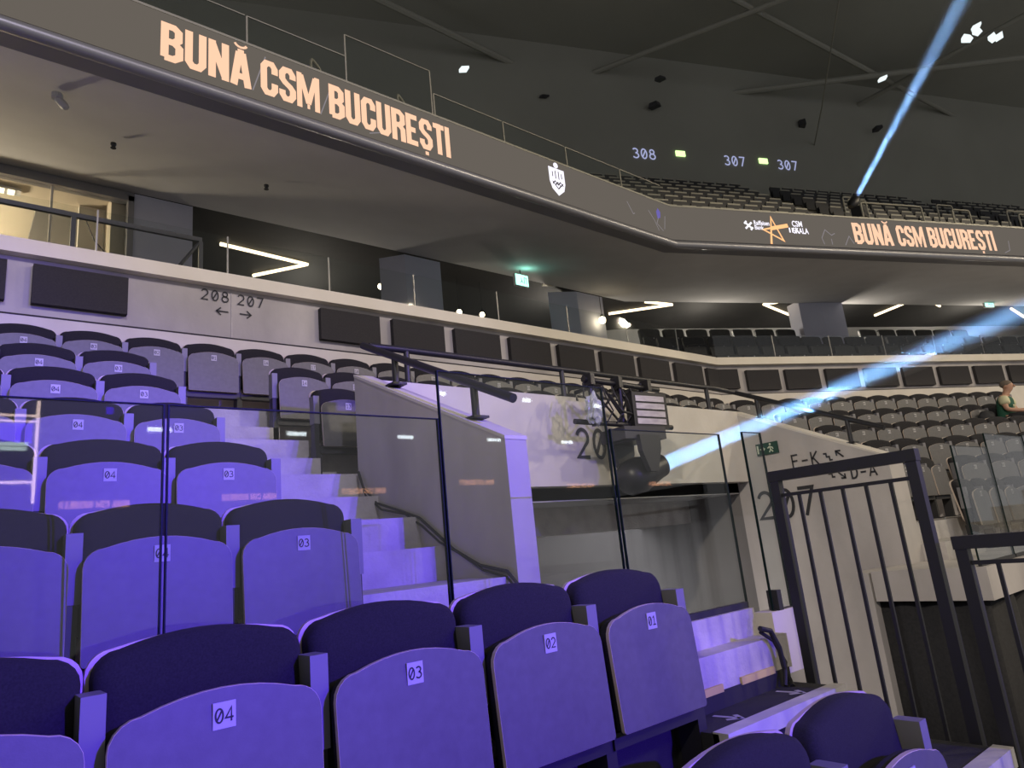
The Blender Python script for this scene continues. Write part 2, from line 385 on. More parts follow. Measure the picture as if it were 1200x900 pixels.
# columns
def column(name, poly, z0, z1, label):
    mb = MB().prism([(x, y, z0) for x, y in poly], (0, 0, z1-z0)); return struct(name, mb, M['column'], label)
column('column', [(1.73, 9.28), (2.46, 9.28), (2.46, 9.9), (1.73, 9.9)], 2.3, 5.06, 'lavender-grey column beside the lit room')
column('column', [(5.85, 9.28), (6.57, 9.28), (6.30, 9.9), (5.55, 9.62)], 2.3, 5.06, 'grey column above the second acoustic panel right of the section numbers')
column('column', [(9.95, 9.26), (10.72, 9.26), (10.4, 9.9), (9.4, 9.55)], 2.3, 5.08, 'grey column behind the small hanging lamp')
p1, p2 = on_bend(4.74, -2.2, 0), on_bend(5.36, -2.2, 0); p0 = p1 - U*.58 + N*.10
column('column', [p1.xy, p2.xy, (p2 + N*.5).xy, (p0 + N*.4).xy, p0.xy], 2.3, 5.16, 'tall grey column rising behind the dark concourse seats')

# ------------------------------------------------------------------ the exit portal (vomitory)
def sloped_wall(name, x0, x1, y0, y1, zt0, zt1, zb, mat, label=None):
    return struct(name, MB().prism([(x0, y0, zb), (x0, y1, zb), (x0, y1, zt1), (x0, y0, zt0)], (x1-x0, 0, 0)), mat, label)
sloped_wall('wall_exit_left', XV0, 2.48, 2.82, 4.50, .585, 1.36, -2.6, M['concrete'], 'sloping concrete side wall beside the steps, with handrail on top')
sloped_wall('wall_exit_right', 7.12, XV1, 2.82, 4.50, .53, 1.34, -2.6, M['concrete'], 'sloping concrete wall lettered D-A and 207')
sloped_wall('trim_4', XV0-.006, 2.49, 2.815, 4.50, .60, 1.375, .57, M['pale'])
bpy.data.objects.remove(bpy.data.objects['trim_4'])
def coping(name, x0, x1, y0, y1, z0, z1):
    return struct(name, MB().prism([(x0, y0, z0), (x0, y1, z1), (x0, y1, z1+.02), (x0, y0, z0+.02)], (x1-x0, 0, 0)), M['pale'])
coping('trim_4', XV0-.004, 2.484, 2.816, 4.50, .583, 1.358)
coping('trim_5', 7.116, XV1+.004, 2.816, 4.50, .528, 1.338)
struct('wall_lintel', MB().box((2.48, 4.35, .50), (7.12, 4.50, 1.31)), M['pale'], 'pale lintel over the exit tunnel lettered 207')
struct('ceiling_tunnel', MB().box((2.48, 4.50, .38), (7.12, 9.0, .50)), M['greywall'])
struct('wall_tunnel_left', MB().box((2.33, 4.50, -2.6), (2.48, 9.0, .50)), M['panelwall'])
struct('wall_tunnel_right', MB().box((7.12, 4.50, -2.6), (7.27, 9.0, .50)), M['panelwall'])
struct('wall_tunnel_back', MB().box((2.3, 9.0, -2.6), (7.3, 9.15, .50)), M['panelwall'])
mb = MB()
for i in range(9): mb.box((2.75+i*.5, 8.985, -2.2), (2.765+i*.5, 9.0, .2))
mb.box((2.48, 8.98, .18), (7.12, 9.0, .21)); mb.box((2.48, 8.98, -.06), (7.12, 9.0, -.04))
struct('trim_6', mb, M['dark'])
struct('floor_tunnel', MB().box((2.48, 4.4, -2.6), (7.12, 9.0, -1.75)), M['panelwall'])
# podium on the far side, its lower wall and the sloped stair cheek
struct('floor_podium', MB().box((6.42, 2.0, -.74), (16, 2.90, -.485)), M['concrete'])
struct('wall_podium', MB().prism([(6.42, 2.92, -2.6), (6.42, 4.4, -2.6), (6.42, 4.4, -1.75), (6.42, 3.62, -1.19), (6.42, 3.02, -.50), (6.42, 2.92, -.50)], (.16, 0, 0)), M['concrete'])
struct('wall_podium', MB().box((6.58, 2.92, -2.6), (7.12, 3.1, -.50)), M['concrete'])

# ------------------------------------------------------------------ upper balcony: fascia with LED ribbon
strip('wall_fascia', 0.0, -.25, 4.49, 5.17, -5, 22, M['trim'], CF)
strip('trim_7', .05, -.25, 5.17, 5.195, -5, 22, M['rail_and_highlight'], CF)
mb = MB()
for seg in (((-5, 5.985, 4.51), (8.875, 5.985, 4.51)), (tuple(CF + UP*4.51 - N*.015), tuple(CF + U*22 + UP*4.51 - N*.015))): mb.tube([seg[0], seg[1]], .062, 14)
struct('trim_8', mb, M['trim'], smooth=True)
ribbon = thing('led_ribbon_board', 'long dark LED ribbon board with glowing orange letters above the soffit, straight run', 'screen', (0, 5.95, 4.6))
MB().box((-5, 0, .0), (8.86, .045, .565)).build('screen', M['screen'], ribbon)
def ribbon_text(parent, words, O, ux):
    mb = MB()
    for txt, x0, x1 in words: heavy_word(mb, txt, O + ux*x0, ux, UP, x1-x0, .415)
    for txt, x0, x1 in words: heavy_accents(mb, txt, O + ux*x0, ux, UP, x1-x0, .415)
    return mb.build('lettering', M['led_text'], parent)
Y0 = Vector((0, -.006, .055))
ribbon_text(ribbon, (('BUNĂ', 1.28, 2.10), ('CSM', 2.20, 2.82), ('BUCUREȘTI', 2.93, 4.50)), Y0, EX)
# crest: shield with crown ball, letter strokes and crossed diamonds
cr = MB(); O = Vector((6.29, -.006, .30))
sh = [(-.145, .165), (.145, .165), (.145, -.05), (.11, -.16), (.0, -.25), (-.11, -.16), (-.145, -.05)]
cr.prism([O + Vector((x, 0, z)) for x, z in sh], (0, .004, 0)); cr.lathe(O + Vector((0, 0, .215)), (0, 1, 0), [(0, .042), (.004, .042)], 14)
cr.mi = 1
cr.strokes([[(-.085, .10), (-.085, .02)], [(-.03, .125), (-.03, -.0)], [(.03, .125), (.03, -.0)], [(.085, .10), (.085, .02)],
            [(-.10, -.09), (-.05, -.04), (0, -.09), (.05, -.04), (.10, -.09)], [(-.10, -.05), (-.05, -.10), (0, -.05), (.05, -.10), (.10, -.05)],
            [(-.05, -.10), (0, -.15), (.05, -.10)]], .016, O, EX, UP, .004)
cr.build('crest', [M['led_white'], M['ink']], ribbon)
for pl in ([(7.75,.36),(7.86,.18),(7.9,.2)], [(8.25,.34),(8.37,.2),(8.45,.04)], [(8.5,.3),(8.42,.16),(8.56,.06)], [(8.66,.34),(8.6,.1)], [(2.12,.06),(2.25,.5)], [(2.83,.05),(2.95,.4)], [(3.4,.02),(3.6,.1)]):
    MB().strokes([pl], .012, Vector((0, -.004, 0)), EX, UP).build('lightning_line', M['led_line'], ribbon)
MB().prism([Vector((8.5+a, -.004, .34+b)) for a, b in ((-.04,-.09),(.03,-.06),(.05,.04),(0,.1),(-.05,.03))], (0, .002, 0)).build('blue_blot', M['led_blue'], ribbon)

rb2 = thing('led_ribbon_board', 'LED ribbon board on the far bend showing the star emblem and orange greeting', 'screen', tuple(CF - N*.05 + UP*4.6), TH)
MB().box((0.01, 0, .0), (22, .045, .565)).build('screen', M['screen'], rb2)
ribbon_text(rb2, (('BUNĂ', 3.63, 4.50), ('CSM', 4.62, 5.26), ('BUCUREȘTI', 5.36, 7.02)), Y0, EX)
st = MB(); O = Vector((1.95, -.006, .24))
star = [(-.02, .245), (.14, -.21), (-.25, .0), (.30, .115)]
st.strokes([[(-.11, -.26), (-.02, .23), (.155, -.19), (-.22, .0), (.26, .10)]], .042, O, EX, UP)
st.strokes([[(-.05, .03), (.30, .10)]], .07, O, EX, UP)
st.build('star_emblem', M['led_orange'], rb2)
sp = MB(); O = Vector((1.45, -.006, .30))
sp.strokes([[(-.07, -.06), (.07, .06)], [(-.07, .06), (.07, -.06)], [(-.08, .03), (-.03, .08)], [(.03, -.08), (.08, -.03)]], .035, O, EX, UP)
sp.strokes([[(1.08+.36, .0), (1.08+.36, -.09)], [(1.08+.42,-.09),(1.08+.42,0)], [(1.08+.48, -.09), (1.08+.50, 0), (1.08+.54, -.09)]], .028, O - EX*.62 , EX, UP)
sp.build('sponsor_mark', M['led_white'], rb2)
def small_text(parent, txt, O, h, mat, name, squeeze=1.0):
    cu = bpy.data.curves.new(name, 'FONT'); cu.body = txt; cu.size = h; cu.offset = h*.02
    o = bpy.data.objects.new(name, cu); COL.objects.link(o)
    bpy.context.view_layer.update()
    me = bpy.data.meshes.new_from_object(o.evaluated_get(bpy.context.evaluated_depsgraph_get()))
    bpy.data.objects.remove(o); me.materials.clear(); me.materials.append(mat)
    q = bpy.data.objects.new(name, me); COL.objects.link(q); q.parent = parent
    q.location = O; q.rotation_euler = (pi/2, 0, 0); q.scale = (squeeze, 1, 1); return q
small_text(rb2, 'Raiffeisen', (1.56, -.006, .32), .115, M['led_white'], 'sponsor_lettering', .72)
small_text(rb2, 'Bank', (1.56, -.006, .235), .115, M['led_white'], 'sponsor_lettering', .8)
small_text(rb2, 'CSM', (2.34, -.006, .33), .15, M['led_white'], 'sponsor_lettering', .75)
small_text(rb2, 'SKALA', (2.34, -.006, .20), .15, M['led_white'], 'sponsor_lettering', .72)
for pl in ([(2.95,.02),(2.92,.14),(3.02,.3),(3.14,.2),(3.22,.24)], [(3.12,.02),(3.12,.13)], [(3.4,.02),(3.52,.2),(3.6,.06)], [(7.2,.02),(7.35,.08),(7.38,.28)]):
    MB().strokes([pl], .014, Vector((0, -.004, 0)), EX, UP).build('lightning_line', M['led_line'], rb2)

# ------------------------------------------------------------------ arena shell above
struct('ceiling_roof', MB().box((-30, -30, 18.5), (80, 60, 18.8)), M['roof'], 'dark arena roof')
o = on_bend(0, -11.6, 0, CF)
mb = MB(); a = o - U*14; b = o + U*45
mb.prism([a + UP*4, b + UP*4, b + UP*18.6, a + UP*18.6], tuple(N*.3)); struct('wall_upper', mb, M['roof'], 'dark wall behind the upper tier')
struct('wall_upper', MB().box((-30, 22, 4), (2, 22.3, 18.6)), M['roof'])
for i in range(3, 14):            # upper tier terraces
    D = 1 + .8*i - .8; z = 4.7 + .77*(D-1)
    mb = MB(); a = on_bend(-1, -D, z, CF); b = on_bend(34, -D, z, CF)
    mb.prism([a, b, b + N*.82, a + N*.82], (0, 0, -.75)); struct('floor_upper_terrace', mb, M['cap'])
mb = MB()
for (p, q, r) in (((-2, 16, 17.5), (50, 16, 17.5), .12), ((-2, 12, 17.6), (50, 6, 17.6), .1), ((5, 30, 17.4), (44, -6, 17.4), .12), ((12, 28, 17.5), (30, -10, 17.5), .1), ((30, 30, 17.5), (30, -10, 17.5), .1)):
    mb.tube([p, q], r, 8)
struct('trim_9', mb, principled('truss_grey', (0.26, 0.26, 0.22), 0.8), 'roof trusses')

# ------------------------------------------------------------------ seats
def rounded_outline(hw_t, hw_b, zb, zt, arch, r_t, r_b, n=5):
    """clockwise seen from the front: bottom left, up, arched top, down"""
    p = []
    p += [(-hw_b + r_b - r_b*sin(a), zb + r_b - r_b*cos(a)) for a in [pi/2*i/n for i in range(n+1)]]
    p += [(-hw_t + r_t - r_t*cos(a), zt - r_t + r_t*sin(a)) for a in [pi/2*i/n for i in range(n+1)]]
    for i in range(1, 8):
        s = -1 + 2*i/8; x = s*(hw_t - r_t); p.append((x, zt + arch*(1-s*s)))
    p += [(hw_t - r_t + r_t*sin(a), zt - r_t + r_t*cos(a)) for a in [pi/2*i/n for i in range(n+1)]]
    p += [(hw_b - r_b + r_b*cos(a), zb + r_b - r_b*sin(a)) for a in [pi/2*i/n for i in range(n+1)]]
    return p

pan_out = rounded_outline(.231, .228, .285, .645, .028, .062, .012)
back_out = rounded_outline(.240, .225, .36, .776, .026, .060, .03)
shell_out = rounded_outline(.249, .234, .34, .779, .020, .055, .03)
mb = MB(); mb.loft(pan_out, [(0.001, -.011), (0, -.010), (0, .004)], .06, .48, 1); PAN = mb.mesh('seat_pan', [M['laminate'], M['wood']])
mb = MB(); mb.loft(pan_out, [(.008, .004), (.004, .03), (.016, .052), (.04, .060)], .06, .48); CUSH = mb.mesh('seat_cushion', M['fabric'], True)
mb = MB(); mb.loft(back_out, [(.05, .085), (.016, .090), (.003, .103), (0, .118), (0, .150)], .12, .48); BACK = mb.mesh('backrest', M['fabric'], True)
mb = MB(); mb.loft(shell_out, [(0, .150), (0, .164)], .12, .48); SHELL = mb.mesh('back_shell', M['wood'])
mb = MB(); mb.box((-.024, .045, .475), (.024, .125, .700)); mb.mi = 1; mb.box((-.019, .052, .30), (.019, .12, .475)); mb.mi = 0
ARM = mb.mesh('armrest', [M['armgrey'], M['frame']])
mb = MB(); mb.box((-.024, .03, 0), (.024, .13, .30)); mb.box((-.05, -.01, 0), (.05, .17, .012)); LEG = mb.mesh('leg', M['frame'])
mb = MB(); mb.box((-.24, .02, .235), (.24, .09, .285)); BAR = mb.mesh('crossbar', M['frame'])
_plates = {}
def plate_mesh(num):
    if num not in _plates:
        mb = MB(); mb.box((-.025, -.0035, -.028), (.025, 0, .028)); mb.mi = 1
        mb.strokes(word_lines('%02d' % num, .030, .74), .0042, (-.0205, -.0042, -.015), EX, UP)
        _plates[num] = mb.mesh('number_plate', [M['plate'], M['ink']])
    return _plates[num]
def child(name, me, parent, loc=(0,0,0)):
    o = bpy.data.objects.new(name, me); COL.objects.link(o); o.parent = parent; o.location = loc; return o
def make_seat(left_arm):
    r = bpy.data.objects.new('stadium_seat', None); r.empty_display_size = .1
    p = child('seat_pan', PAN, r); child('seat_cushion', CUSH, p); child('number_plate', plate_mesh(3), p, (0, -.0115 + .06*.135, .615))
    b = child('backrest', BACK, r); child('back_shell', SHELL, b)
    child('armrest', ARM, r, (.25, 0, 0)); child('leg', LEG, r, (.25, 0, 0)); child('crossbar', BAR, r)
    if left_arm: child('armrest', ARM, r, (-.25, 0, 0)); child('leg', LEG, r, (-.25, 0, 0))
    return r
proto = {False: make_seat(False), True: make_seat(True)}
def place_seat(x, y, z, rz, num, label, group, left_arm=False, sc=1.0):
    s = proto[left_arm].copy(); COL.objects.link(s)
    for ch in list(proto[left_arm].children): 
        c = ch.copy(); COL.objects.link(c); c.parent = s
        for g in list(ch.children):
            d = g.copy(); COL.objects.link(d); d.parent = c
            if g.data.name.startswith('number_plate'): d.data = plate_mesh(num)
    s.location = (x, y, z); s.rotation_euler = (0, 0, rz); s.scale = (sc, 1, 1)
    return tag(s, label, 'seat', group)
ORD = ['first','second','third','fourth','fifth','sixth','seventh','eighth','ninth','tenth','eleventh','twelfth','thirteenth','fourteenth','fifteenth','sixteenth','seventeenth','eighteenth','nineteenth','twentieth','twenty-first','twenty-second']
def sm(k, i): return .54 + .5*(4-i)    # 04 -> .54, 03 -> 1.04, 02 -> 1.54, 01 -> 2.04
XO = {0: 0, 1: 0, 2: .07, 3: .04, 4: .02, 5: -.01, 6: -.04, 7: -.07}
ROWTXT = {1: 'in the nearest row, below the glass', 0: 'in the lowest row at the bottom edge of the photo', 2: 'in the first row behind the glass', 3: 'in the second row behind the glass',
          4: 'in the third row behind the glass', 5: 'in the fourth row behind the glass', 6: 'in the row just below the top row'}
for k, nums in ((0, (2, 1)), (1, (5, 4, 3, 2, 1)), (2, (5, 4, 3)), (3, (5, 4, 3)), (4, (5, 4, 3)), (5, (5, 4, 3)), (6, (4, 3))):
    for j, nmb in enumerate(nums):
        place_seat(sm(k, nmb) + XO[k], LY[k], FL[k], 0, nmb, 'grey tip-up seat numbered %02d %s' % (nmb, ROWTXT[k]),
                   'seats left of the concrete steps' if k > 1 else 'seats in the nearest rows', j == 0)
for i in range(21):
    place_seat(.46 + .4945*i, LY[7], FL[7], 0, max(1, 4-i) if i < 4 else 12 + i, '%s seat from the left in the top row against the concrete wall' % ORD[i], 'seats in the top row against the wall', i == 0, .99)
for i in range(15):
    place_seat(2.47 + .5*i, LY[6], FL[6], 0, 14 + i, '%s seat from the steps, row below the top, behind the exit' % ORD[i] if i else 'seat nearest the steps on their right, second row from the top', 'seats behind the exit lintel', i == 0)
for i in range(2):
    place_seat(2.52 + .5*i, LY[5], FL[5], 0, 13 + i, ['seat right of the steps, tucked against the sloping concrete wall', 'seat half hidden by the upper end of the sloping concrete wall'][i], 'seats behind the exit lintel', i == 0)
DD = {k: CW.y - LY[k] for k in LY}
FT = {7: (.23, 13), 6: (.45, 10), 5: (.57, 10), 4: (.68, 7), 3: (1.26, 5), 2: (1.05, 4)}
FROW = {7: 'top row', 6: 'second row from the top', 5: 'third row from the top', 4: 'fourth row from the top', 3: 'fifth row from the top', 2: 'lowest row'}
for k, (t0, n) in FT.items():
    for i in range(n):
        if k == 6 and i == 9: continue
        p = on_bend(t0 + .515*i, DD[k], FL[k])
        place_seat(p.x, p.y, p.z, TH, 1 + i, '%s seat past the bend, %s, far block' % (ORD[i], FROW[k]), 'seats in the far block past the bend', i == 0, 1.03)
for k, xs in ((3, (9.05, 9.58, 10.11)), (2, (8.80, 9.35, 9.90))):
    for i, x in enumerate(xs):
        place_seat(x, LY[k], FL[k], 0, 3 - i, '%s seat right of the far steps, %s' % (ORD[i], 'behind the far glass panes' if k == 2 else 'in the short row above the far glass'), 'seats beside the far steps', i == 0, 1.05)
for p in proto.values():           # the prototypes themselves are not part of the place
    for ch in list(p.children):
        for g in list(ch.children): bpy.data.objects.remove(g)
        bpy.data.objects.remove(ch)
    bpy.data.objects.remove(p)

# dark VIP seats on the concourse, behind the coping
mb = MB(); mb.loft(rounded_outline(.25, .24, .33, .66, .01, .04, .02), [(.01, -.02), (0, -.01), (0, .04)], .05, .48); VPAN = mb.mesh('seat_pan', M['vip'])
mb = MB(); mb.loft(rounded_outline(.26, .25, .40, .88, .005, .05, .02), [(.02, .09), (0, .10), (0, .15)], .12, .48); VBACK = mb.mesh('backrest', M['vip'])
mb = MB(); mb.box((-.012, -.004, -.012), (.012, 0, .012)); VDOT = mb.mesh('number_plate', M['plate'])
mb = MB(); mb.box((-.03, 0, 0), (.03, .12, .62)); VARM = mb.mesh('armrest', M['frame'])
for row, (D, z, t0, n) in enumerate(((.7, 2.69, -.47, 19), (1.5, 3.15, .05, 18), (2.3, 3.60, .1, 16))):
    for i in range(n):
        if row == 2 and 3.9 < t0 + .61*i < 5.7: continue
        p = on_bend(t0 + .61*i, -D, z)
        s = thing('concourse_seat', '%s from left of the dark seats in the %s row behind the coping glass' % (ORD[i], ['front', 'middle', 'rear'][row]), 'seat', p, TH, 'dark seats on the concourse')
        q = child('seat_pan', VPAN, s); child('number_plate', VDOT, q, (0, -.02, .615)); child('backrest', VBACK, s); child('armrest', VARM, s, (.305, 0, 0))
for i, x in enumerate((4.0, 4.55, 5.1, 5.65, 8.2, 8.8, 9.4)):
    s = thing('concourse_seat', '%s from the left of the dark seat tops peeking over the straight coping' % ORD[i], 'seat', (x, 7.65, 2.5), 0, 'dark seats on the concourse')
    q = child('seat_pan', VPAN, s); child('backrest', VBACK, s)

# upper tier seats: small, one mesh each
mb = MB(); mb.loft(rounded_outline(.22, .22, .34, .62, .02, .05, .01, 2), [(0, -.01), (0, .02)], 0, 0); mb.loft(rounded_outline(.235, .22, .4, .82, .02, .06, .02, 2), [(0, .09), (0, .14)], 0, 0)
mb.mi = 1; mb.box((-.2, .085, .80), (.2, .13, .845)); mb.mi = 0; mb.box((.23, 0, 0), (.27, .12, .62)); USEAT = mb.mesh('upper_seat', [M['frame'], M['rail_and_highlight']])  # pale box along each back paints the light its top catches
cnt = 0
for i in range(4, 13):
    D = 1 + .8*i - .35; z = 4.7 + .77*(.8*i - .8)
    n = 0; t = .38*D + .3; aisle = 0
    while t < 8.6 + 1.55*D and n < 36 and cnt < 300:
        if n % 12 == 11: t += 1.2
        p = on_bend(t, -D, z, CF)
        s = child('upper_seat', USEAT, None, p); s.rotation_euler = (0, 0, TH)
        tag(s, 'small dark seat in the upper tier beyond the ribbon board', 'seat', 'upper tier seats'); t += .56; n += 1; cnt += 1

# ------------------------------------------------------------------ acoustic panels on the wall
xs = [(-.41, .33), (.52, 1.27), (3.21, 3.96), (4.14, 4.89), (5.06, 5.81), (5.99, 6.75), (6.92, 7.67), (7.83, 8.60), (8.75, 9.52), (9.69, 10.47)]
for i, (a, b) in enumerate(xs):
    o = MB().box((a, 6.93, 2.51), (b, 6.999, 2.88)).build('acoustic_panel', M['acoustic'])
    tag(o, ['black felt panel cut by the left edge of the photo', 'lone wide black felt panel left of the numbers 208 and 207'][i] if i < 2 else '%s black felt panel to the right of the number 207 on the wall' % ORD[i-2], 'panel', 'felt panels on the concrete wall')
mb = MB(); q = [Vector((10.63, 6.93, 0)), Vector((10.955, 6.93, 0)), on_bend(.42, -.03, 0), on_bend(.42, -.099, 0), Vector((10.965, 6.999, 0)), Vector((10.63, 6.999, 0))]
mb.prism([p + UP*2.50 for p in q], (0, 0, .37))
tag(mb.build('acoustic_panel', M['acoustic']), 'black felt panel folded round the bend of the wall', 'panel', 'felt panels on the concrete wall')
for i, (a, b) in enumerate([(.61, 1.33), (1.48, 2.26), (2.43, 3.21), (3.38, 4.18), (4.35, 5.14), (5.31, 6.13), (6.30, 7.09), (7.28, 8.06)]):
    q = [on_bend(a, -.03, 2.46), on_bend(b, -.03, 2.46), on_bend(b, -.099, 2.46), on_bend(a, -.099, 2.46)]
    tag(MB().prism(q, (0, 0, .385)).build('acoustic_panel', M['acoustic']), '%s black felt panel past the bend of the wall' % ORD[i], 'panel', 'felt panels on the concrete wall')

# ------------------------------------------------------------------ painted lettering
def painted(name, lines, w, O, ux, uz, label, mat='ink'):
    return tag(MB().strokes(lines, w, O, ux, uz).build(name, M[mat]), label, 'lettering')
def arrow_lines(x, y, s, ang):
    c, d = cos(ang), sin(ang); f = lambda a, b: (x + s*(a*c - b*d), y + s*(a*d + b*c))
    return [[f(-.5, 0), f(.48, 0)], [f(.12, .34), f(.5, 0), f(.12, -.34)]]
painted('section_number', word_lines('208', .115, .88) + arrow_lines(.21, -.105, .12, pi), .014, (1.945, 6.992, 2.80), EX, UP, 'painted number 208 with a left arrow on the concrete wall')
painted('section_number', word_lines('207', .115, .88) + arrow_lines(.08, -.10, .12, 0), .014, (2.31, 6.992, 2.795), EX, UP, 'painted number 207 with a right arrow on the concrete wall')
painted('section_number', word_lines('207', .27, .80), .034, (4.42, 4.343, .745), EX, UP, 'large painted 207 on the lintel, half hidden by the moving light')
MY = Vector((0, -1, 0))
painted('section_number', word_lines('207', .30, .80), .036, (7.112, 4.28, .06), MY, UP, 'large painted 207 on the right exit wall behind the gate')
zig = [(0, .8), (.25, .8), (.25, .5), (.5, .5), (.5, .2), (.75, .2)]
F = lambda pts, x, y, s: [(x + a*s, y + b*s) for a, b in pts]
painted('row_sign', word_lines('F-K', .14, .78), .017, (7.112, 3.80, .565), MY, UP, 'painted letters F-K on the right exit wall')
painted('stair_arrow', [F(zig, .36, .0, .12)] + arrow_lines(.53, .07, .10, rad(135)), .016, (7.112, 3.80, .565), MY, UP, 'painted stair symbol and up arrow after the letters F-K')
painted('row_sign', word_lines('D-A', .115, .80), .017, (7.112, 3.20, .37), MY, UP, 'painted letters D-A on the right exit wall')
painted('stair_arrow', [F(zig, -.25, .02, .12)] + arrow_lines(-.09, .05, .09, rad(-45)), .015, (7.112, 3.20, .37), MY, UP, 'painted stair symbol and down arrow before the letters D-A')

# exit sign on the right exit wall
es = thing('exit_sign', 'green running-man exit sign on the concrete wall behind the glass end', 'sign', (7.11, 4.18, .76))
mb = MB(); mb.box((-.01, -.26, 0), (.008, 0, .13)); mb.build('sign_plate', M['exit_dark'], es)
mb = MB(); O = Vector((-.0105, 0, 0)); P = lambda L: L
mb.strokes([[(.155, .02), (.175, .05), (.165, .085)], [(.175, .05), (.2, .02)], [(.14, .065), (.165, .082), (.195, .07), (.205, .05)]], .013, O, MY, UP)
mb.strokes([arc(.175, .107, .006, .006, 0, 360, 8)], .012, O, MY, UP)
mb.strokes([[(.05, .065), (.10, .065)], [(.082, .045), (.103, .065), (.082, .085)]], .012, O, MY, UP)
mb.strokes([[(.02, .02), (.02, .11)], [(.02, .065), (.035, .065)]], .02, O, MY, UP)
mb.build('pictogram', M['exit_pale'], es)
tag(MB().box((5.05, 8.97, -.62), (5.22, 8.995, -.42)).build('fire_sign', M['red']), 'small red fire-equipment sign on the tunnel back wall', 'sign')

# ------------------------------------------------------------------ glass balustrades
def pane(x0, x1, z0, z1, label, y=2.05, posts=(), group='glass balustrade panes'):
    t = thing('glass_panel', label, 'glass panel', (x0, y, z0), 0, group)
    MB().box((.006, -.006, 0), (x1-x0-.006, .006, z1-z0)).build('pane', M['glass'], t)
    mb = MB(); mb.box((.002, -.0065, 0), (.006, .0065, z1-z0)); mb.box((x1-x0-.006, -.0065, 0), (x1-x0-.002, .0065, z1-z0)); mb.box((.002, -.0065, z1-z0), (x1-x0-.002, .0065, z1-z0+.003))
    mb.build('polished_edge', M['edge'], t)
    mb = MB(); mb.box((0.01, -.014, -.025), (x1-x0-.01, .014, .004)); mb.build('base_channel', M['frame'], t)
    return t
pane(-.43, .478, -.36, .487, 'glass pane in front of the seats at the left edge of the photo')
pane(.482, 1.388, -.36, .487, 'glass pane before the seats numbered 03 behind the nearest row')
pane(1.392, 2.285, -.36, .670, 'taller glass pane in front of the sloping concrete wall')
pane(2.30, 3.145, -.36, .482, 'glass pane in front of the moving light and tunnel')
e = pane(3.36, 3.55, -.43, .503, 'narrow glass end pane on a short pale pier')
MB().box((3.30-3.36, -.03, -.30), (3.60-3.36, .07, .0)).build('pier', M['pale'], e)
MB().box((.02, -.03, 0), (.06, .03, .10)).build('clamp', M['frame'], e)
for i, (a, b, z) in enumerate(((6.45, 7.33, .49), (7.35, 8.50, .62), (8.53, 9.7, .64), (9.72, 10.9, .64))):
    pane(a, b, -.46, z, ['first far glass pane with a green edge, right of the gate', 'second far glass pane in front of the far seats', 'third far glass pane at the right edge', 'fourth far glass pane beyond the right edge'][i], group='far glass panes')
# glass rail on the coping
cg = [(-3, -.05), (-.05, 1.0), (1.05, 2.21), (2.23, 3.36), (3.38, 4.52), (4.54, 5.88), (5.90, 7.25), (7.27, 8.60), (8.62, 9.95)]
for i, (a, b) in enumerate(cg):
    t = thing('coping_glass', '%s glass pane from the left standing on the straight coping' % ORD[i], 'glass panel', (a, 7.0, 3.09), 0, 'glass panes on the coping')
    MB().box((0, -.005, 0), (b-a, .005, .46)).build('pane', M['glass'], t)
    MB().box((b-a-.007, -.007, 0), (b-a+.007, .007, .465)).build('post', M['clamp'], t)
for i in range(9):
    a = on_bend(.05 + 1.35*i, -.1, 3.09)
    t = thing('coping_glass', '%s glass pane past the bend standing on the coping' % ORD[i], 'glass panel', a, TH, 'glass panes on the coping')
    MB().box((0, -.005, 0), (1.33, .005, .46)).build('pane', M['glass'], t)
    MB().box((1.32, -.008, 0), (1.335, .008, .46)).build('post', M['clamp'], t)
# dark rail in front of the lit room
t = thing('guard_rail', 'dark steel guard rail on the coping in front of the lit room', 'railing', (0, 7.12, 3.09))
MB().box((-3, -.02, .40), (1.98, .02, .445)).build('top_rail', M['rail'], t)
for x in (-.6, .80, 1.95): MB().box((x, -.02, 0), (x+.04, .02, .40)).build('post', M['rail'], t)
MB().tube([(1.72, 0, .02), (1.95, 0, .38)], .018, 8).build('brace', M['rail'], t)
MB().tube([(.93, 0.03, .40), (1.0, .03, .22), (1.12, .03, .08), (1.3, .03, .02)], .006, 6).build('cable', M['cable'], t)

# lit room behind
struct('window_1', MB().box((-4, 9.25, 4.93), (1.73, 9.40, 5.05)).box((-4, 9.25, 2.5), (1.73, 9.40, 2.7)).box((1.66, 9.25, 2.5), (1.73, 9.40, 5.0)), M['trim'])
mb = MB()
for x in (-.9, .82): mb.box((x, 9.30, 2.7), (x+.025, 9.34, 4.93))
struct('window_2', mb, M['pale'])
struct('window_3', MB().box((-4, 9.32, 2.7), (1.66, 9.33, 4.93)), M['glass'])
struct('wall_room', MB().box((-5, 13.5, 2.3), (2.2, 13.7, 5.3)), M['beige']); struct('wall_room', MB().box((1.50, 9.45, 2.3), (1.74, 13.5, 5.3)), M['beige'])
struct('wall_room', MB().box((-5, 9.4, 2.3), (-4.8, 13.5, 5.3)), M['beige'])
struct('ceiling_room', MB().box((-5, 9.4, 5.05), (1.75, 13.7, 5.2)), M['beige']); struct('floor_room', MB().box((-5, 9.4, 2.3), (1.75, 13.7, 2.5)), M['panelwall'])
struct('trim_10', MB().box((1.20, 9.9, 2.5), (1.50, 10.0, 5.05)), M['pale'])
tag(MB().box((.75, 10.2, 5.0), (1.45, 11.2, 5.045)).build('ceiling_panel', M['panelwall']), 'dark square panel on the ceiling of the lit room', 'ceiling panel')
def slatted_light(loc, label, n=8):
    t = thing('ceiling_light', label, 'lamp', loc); mb = MB()
    MB().box((0, 0, 0), (.9, .16, .03)).build('housing', M['exit_box'], t)
    for i in range(n): mb.box((.03+i*.105, .02, -.012), (.10+i*.105, .14, 0))
    mb.build('diffuser', M['strip'], t)
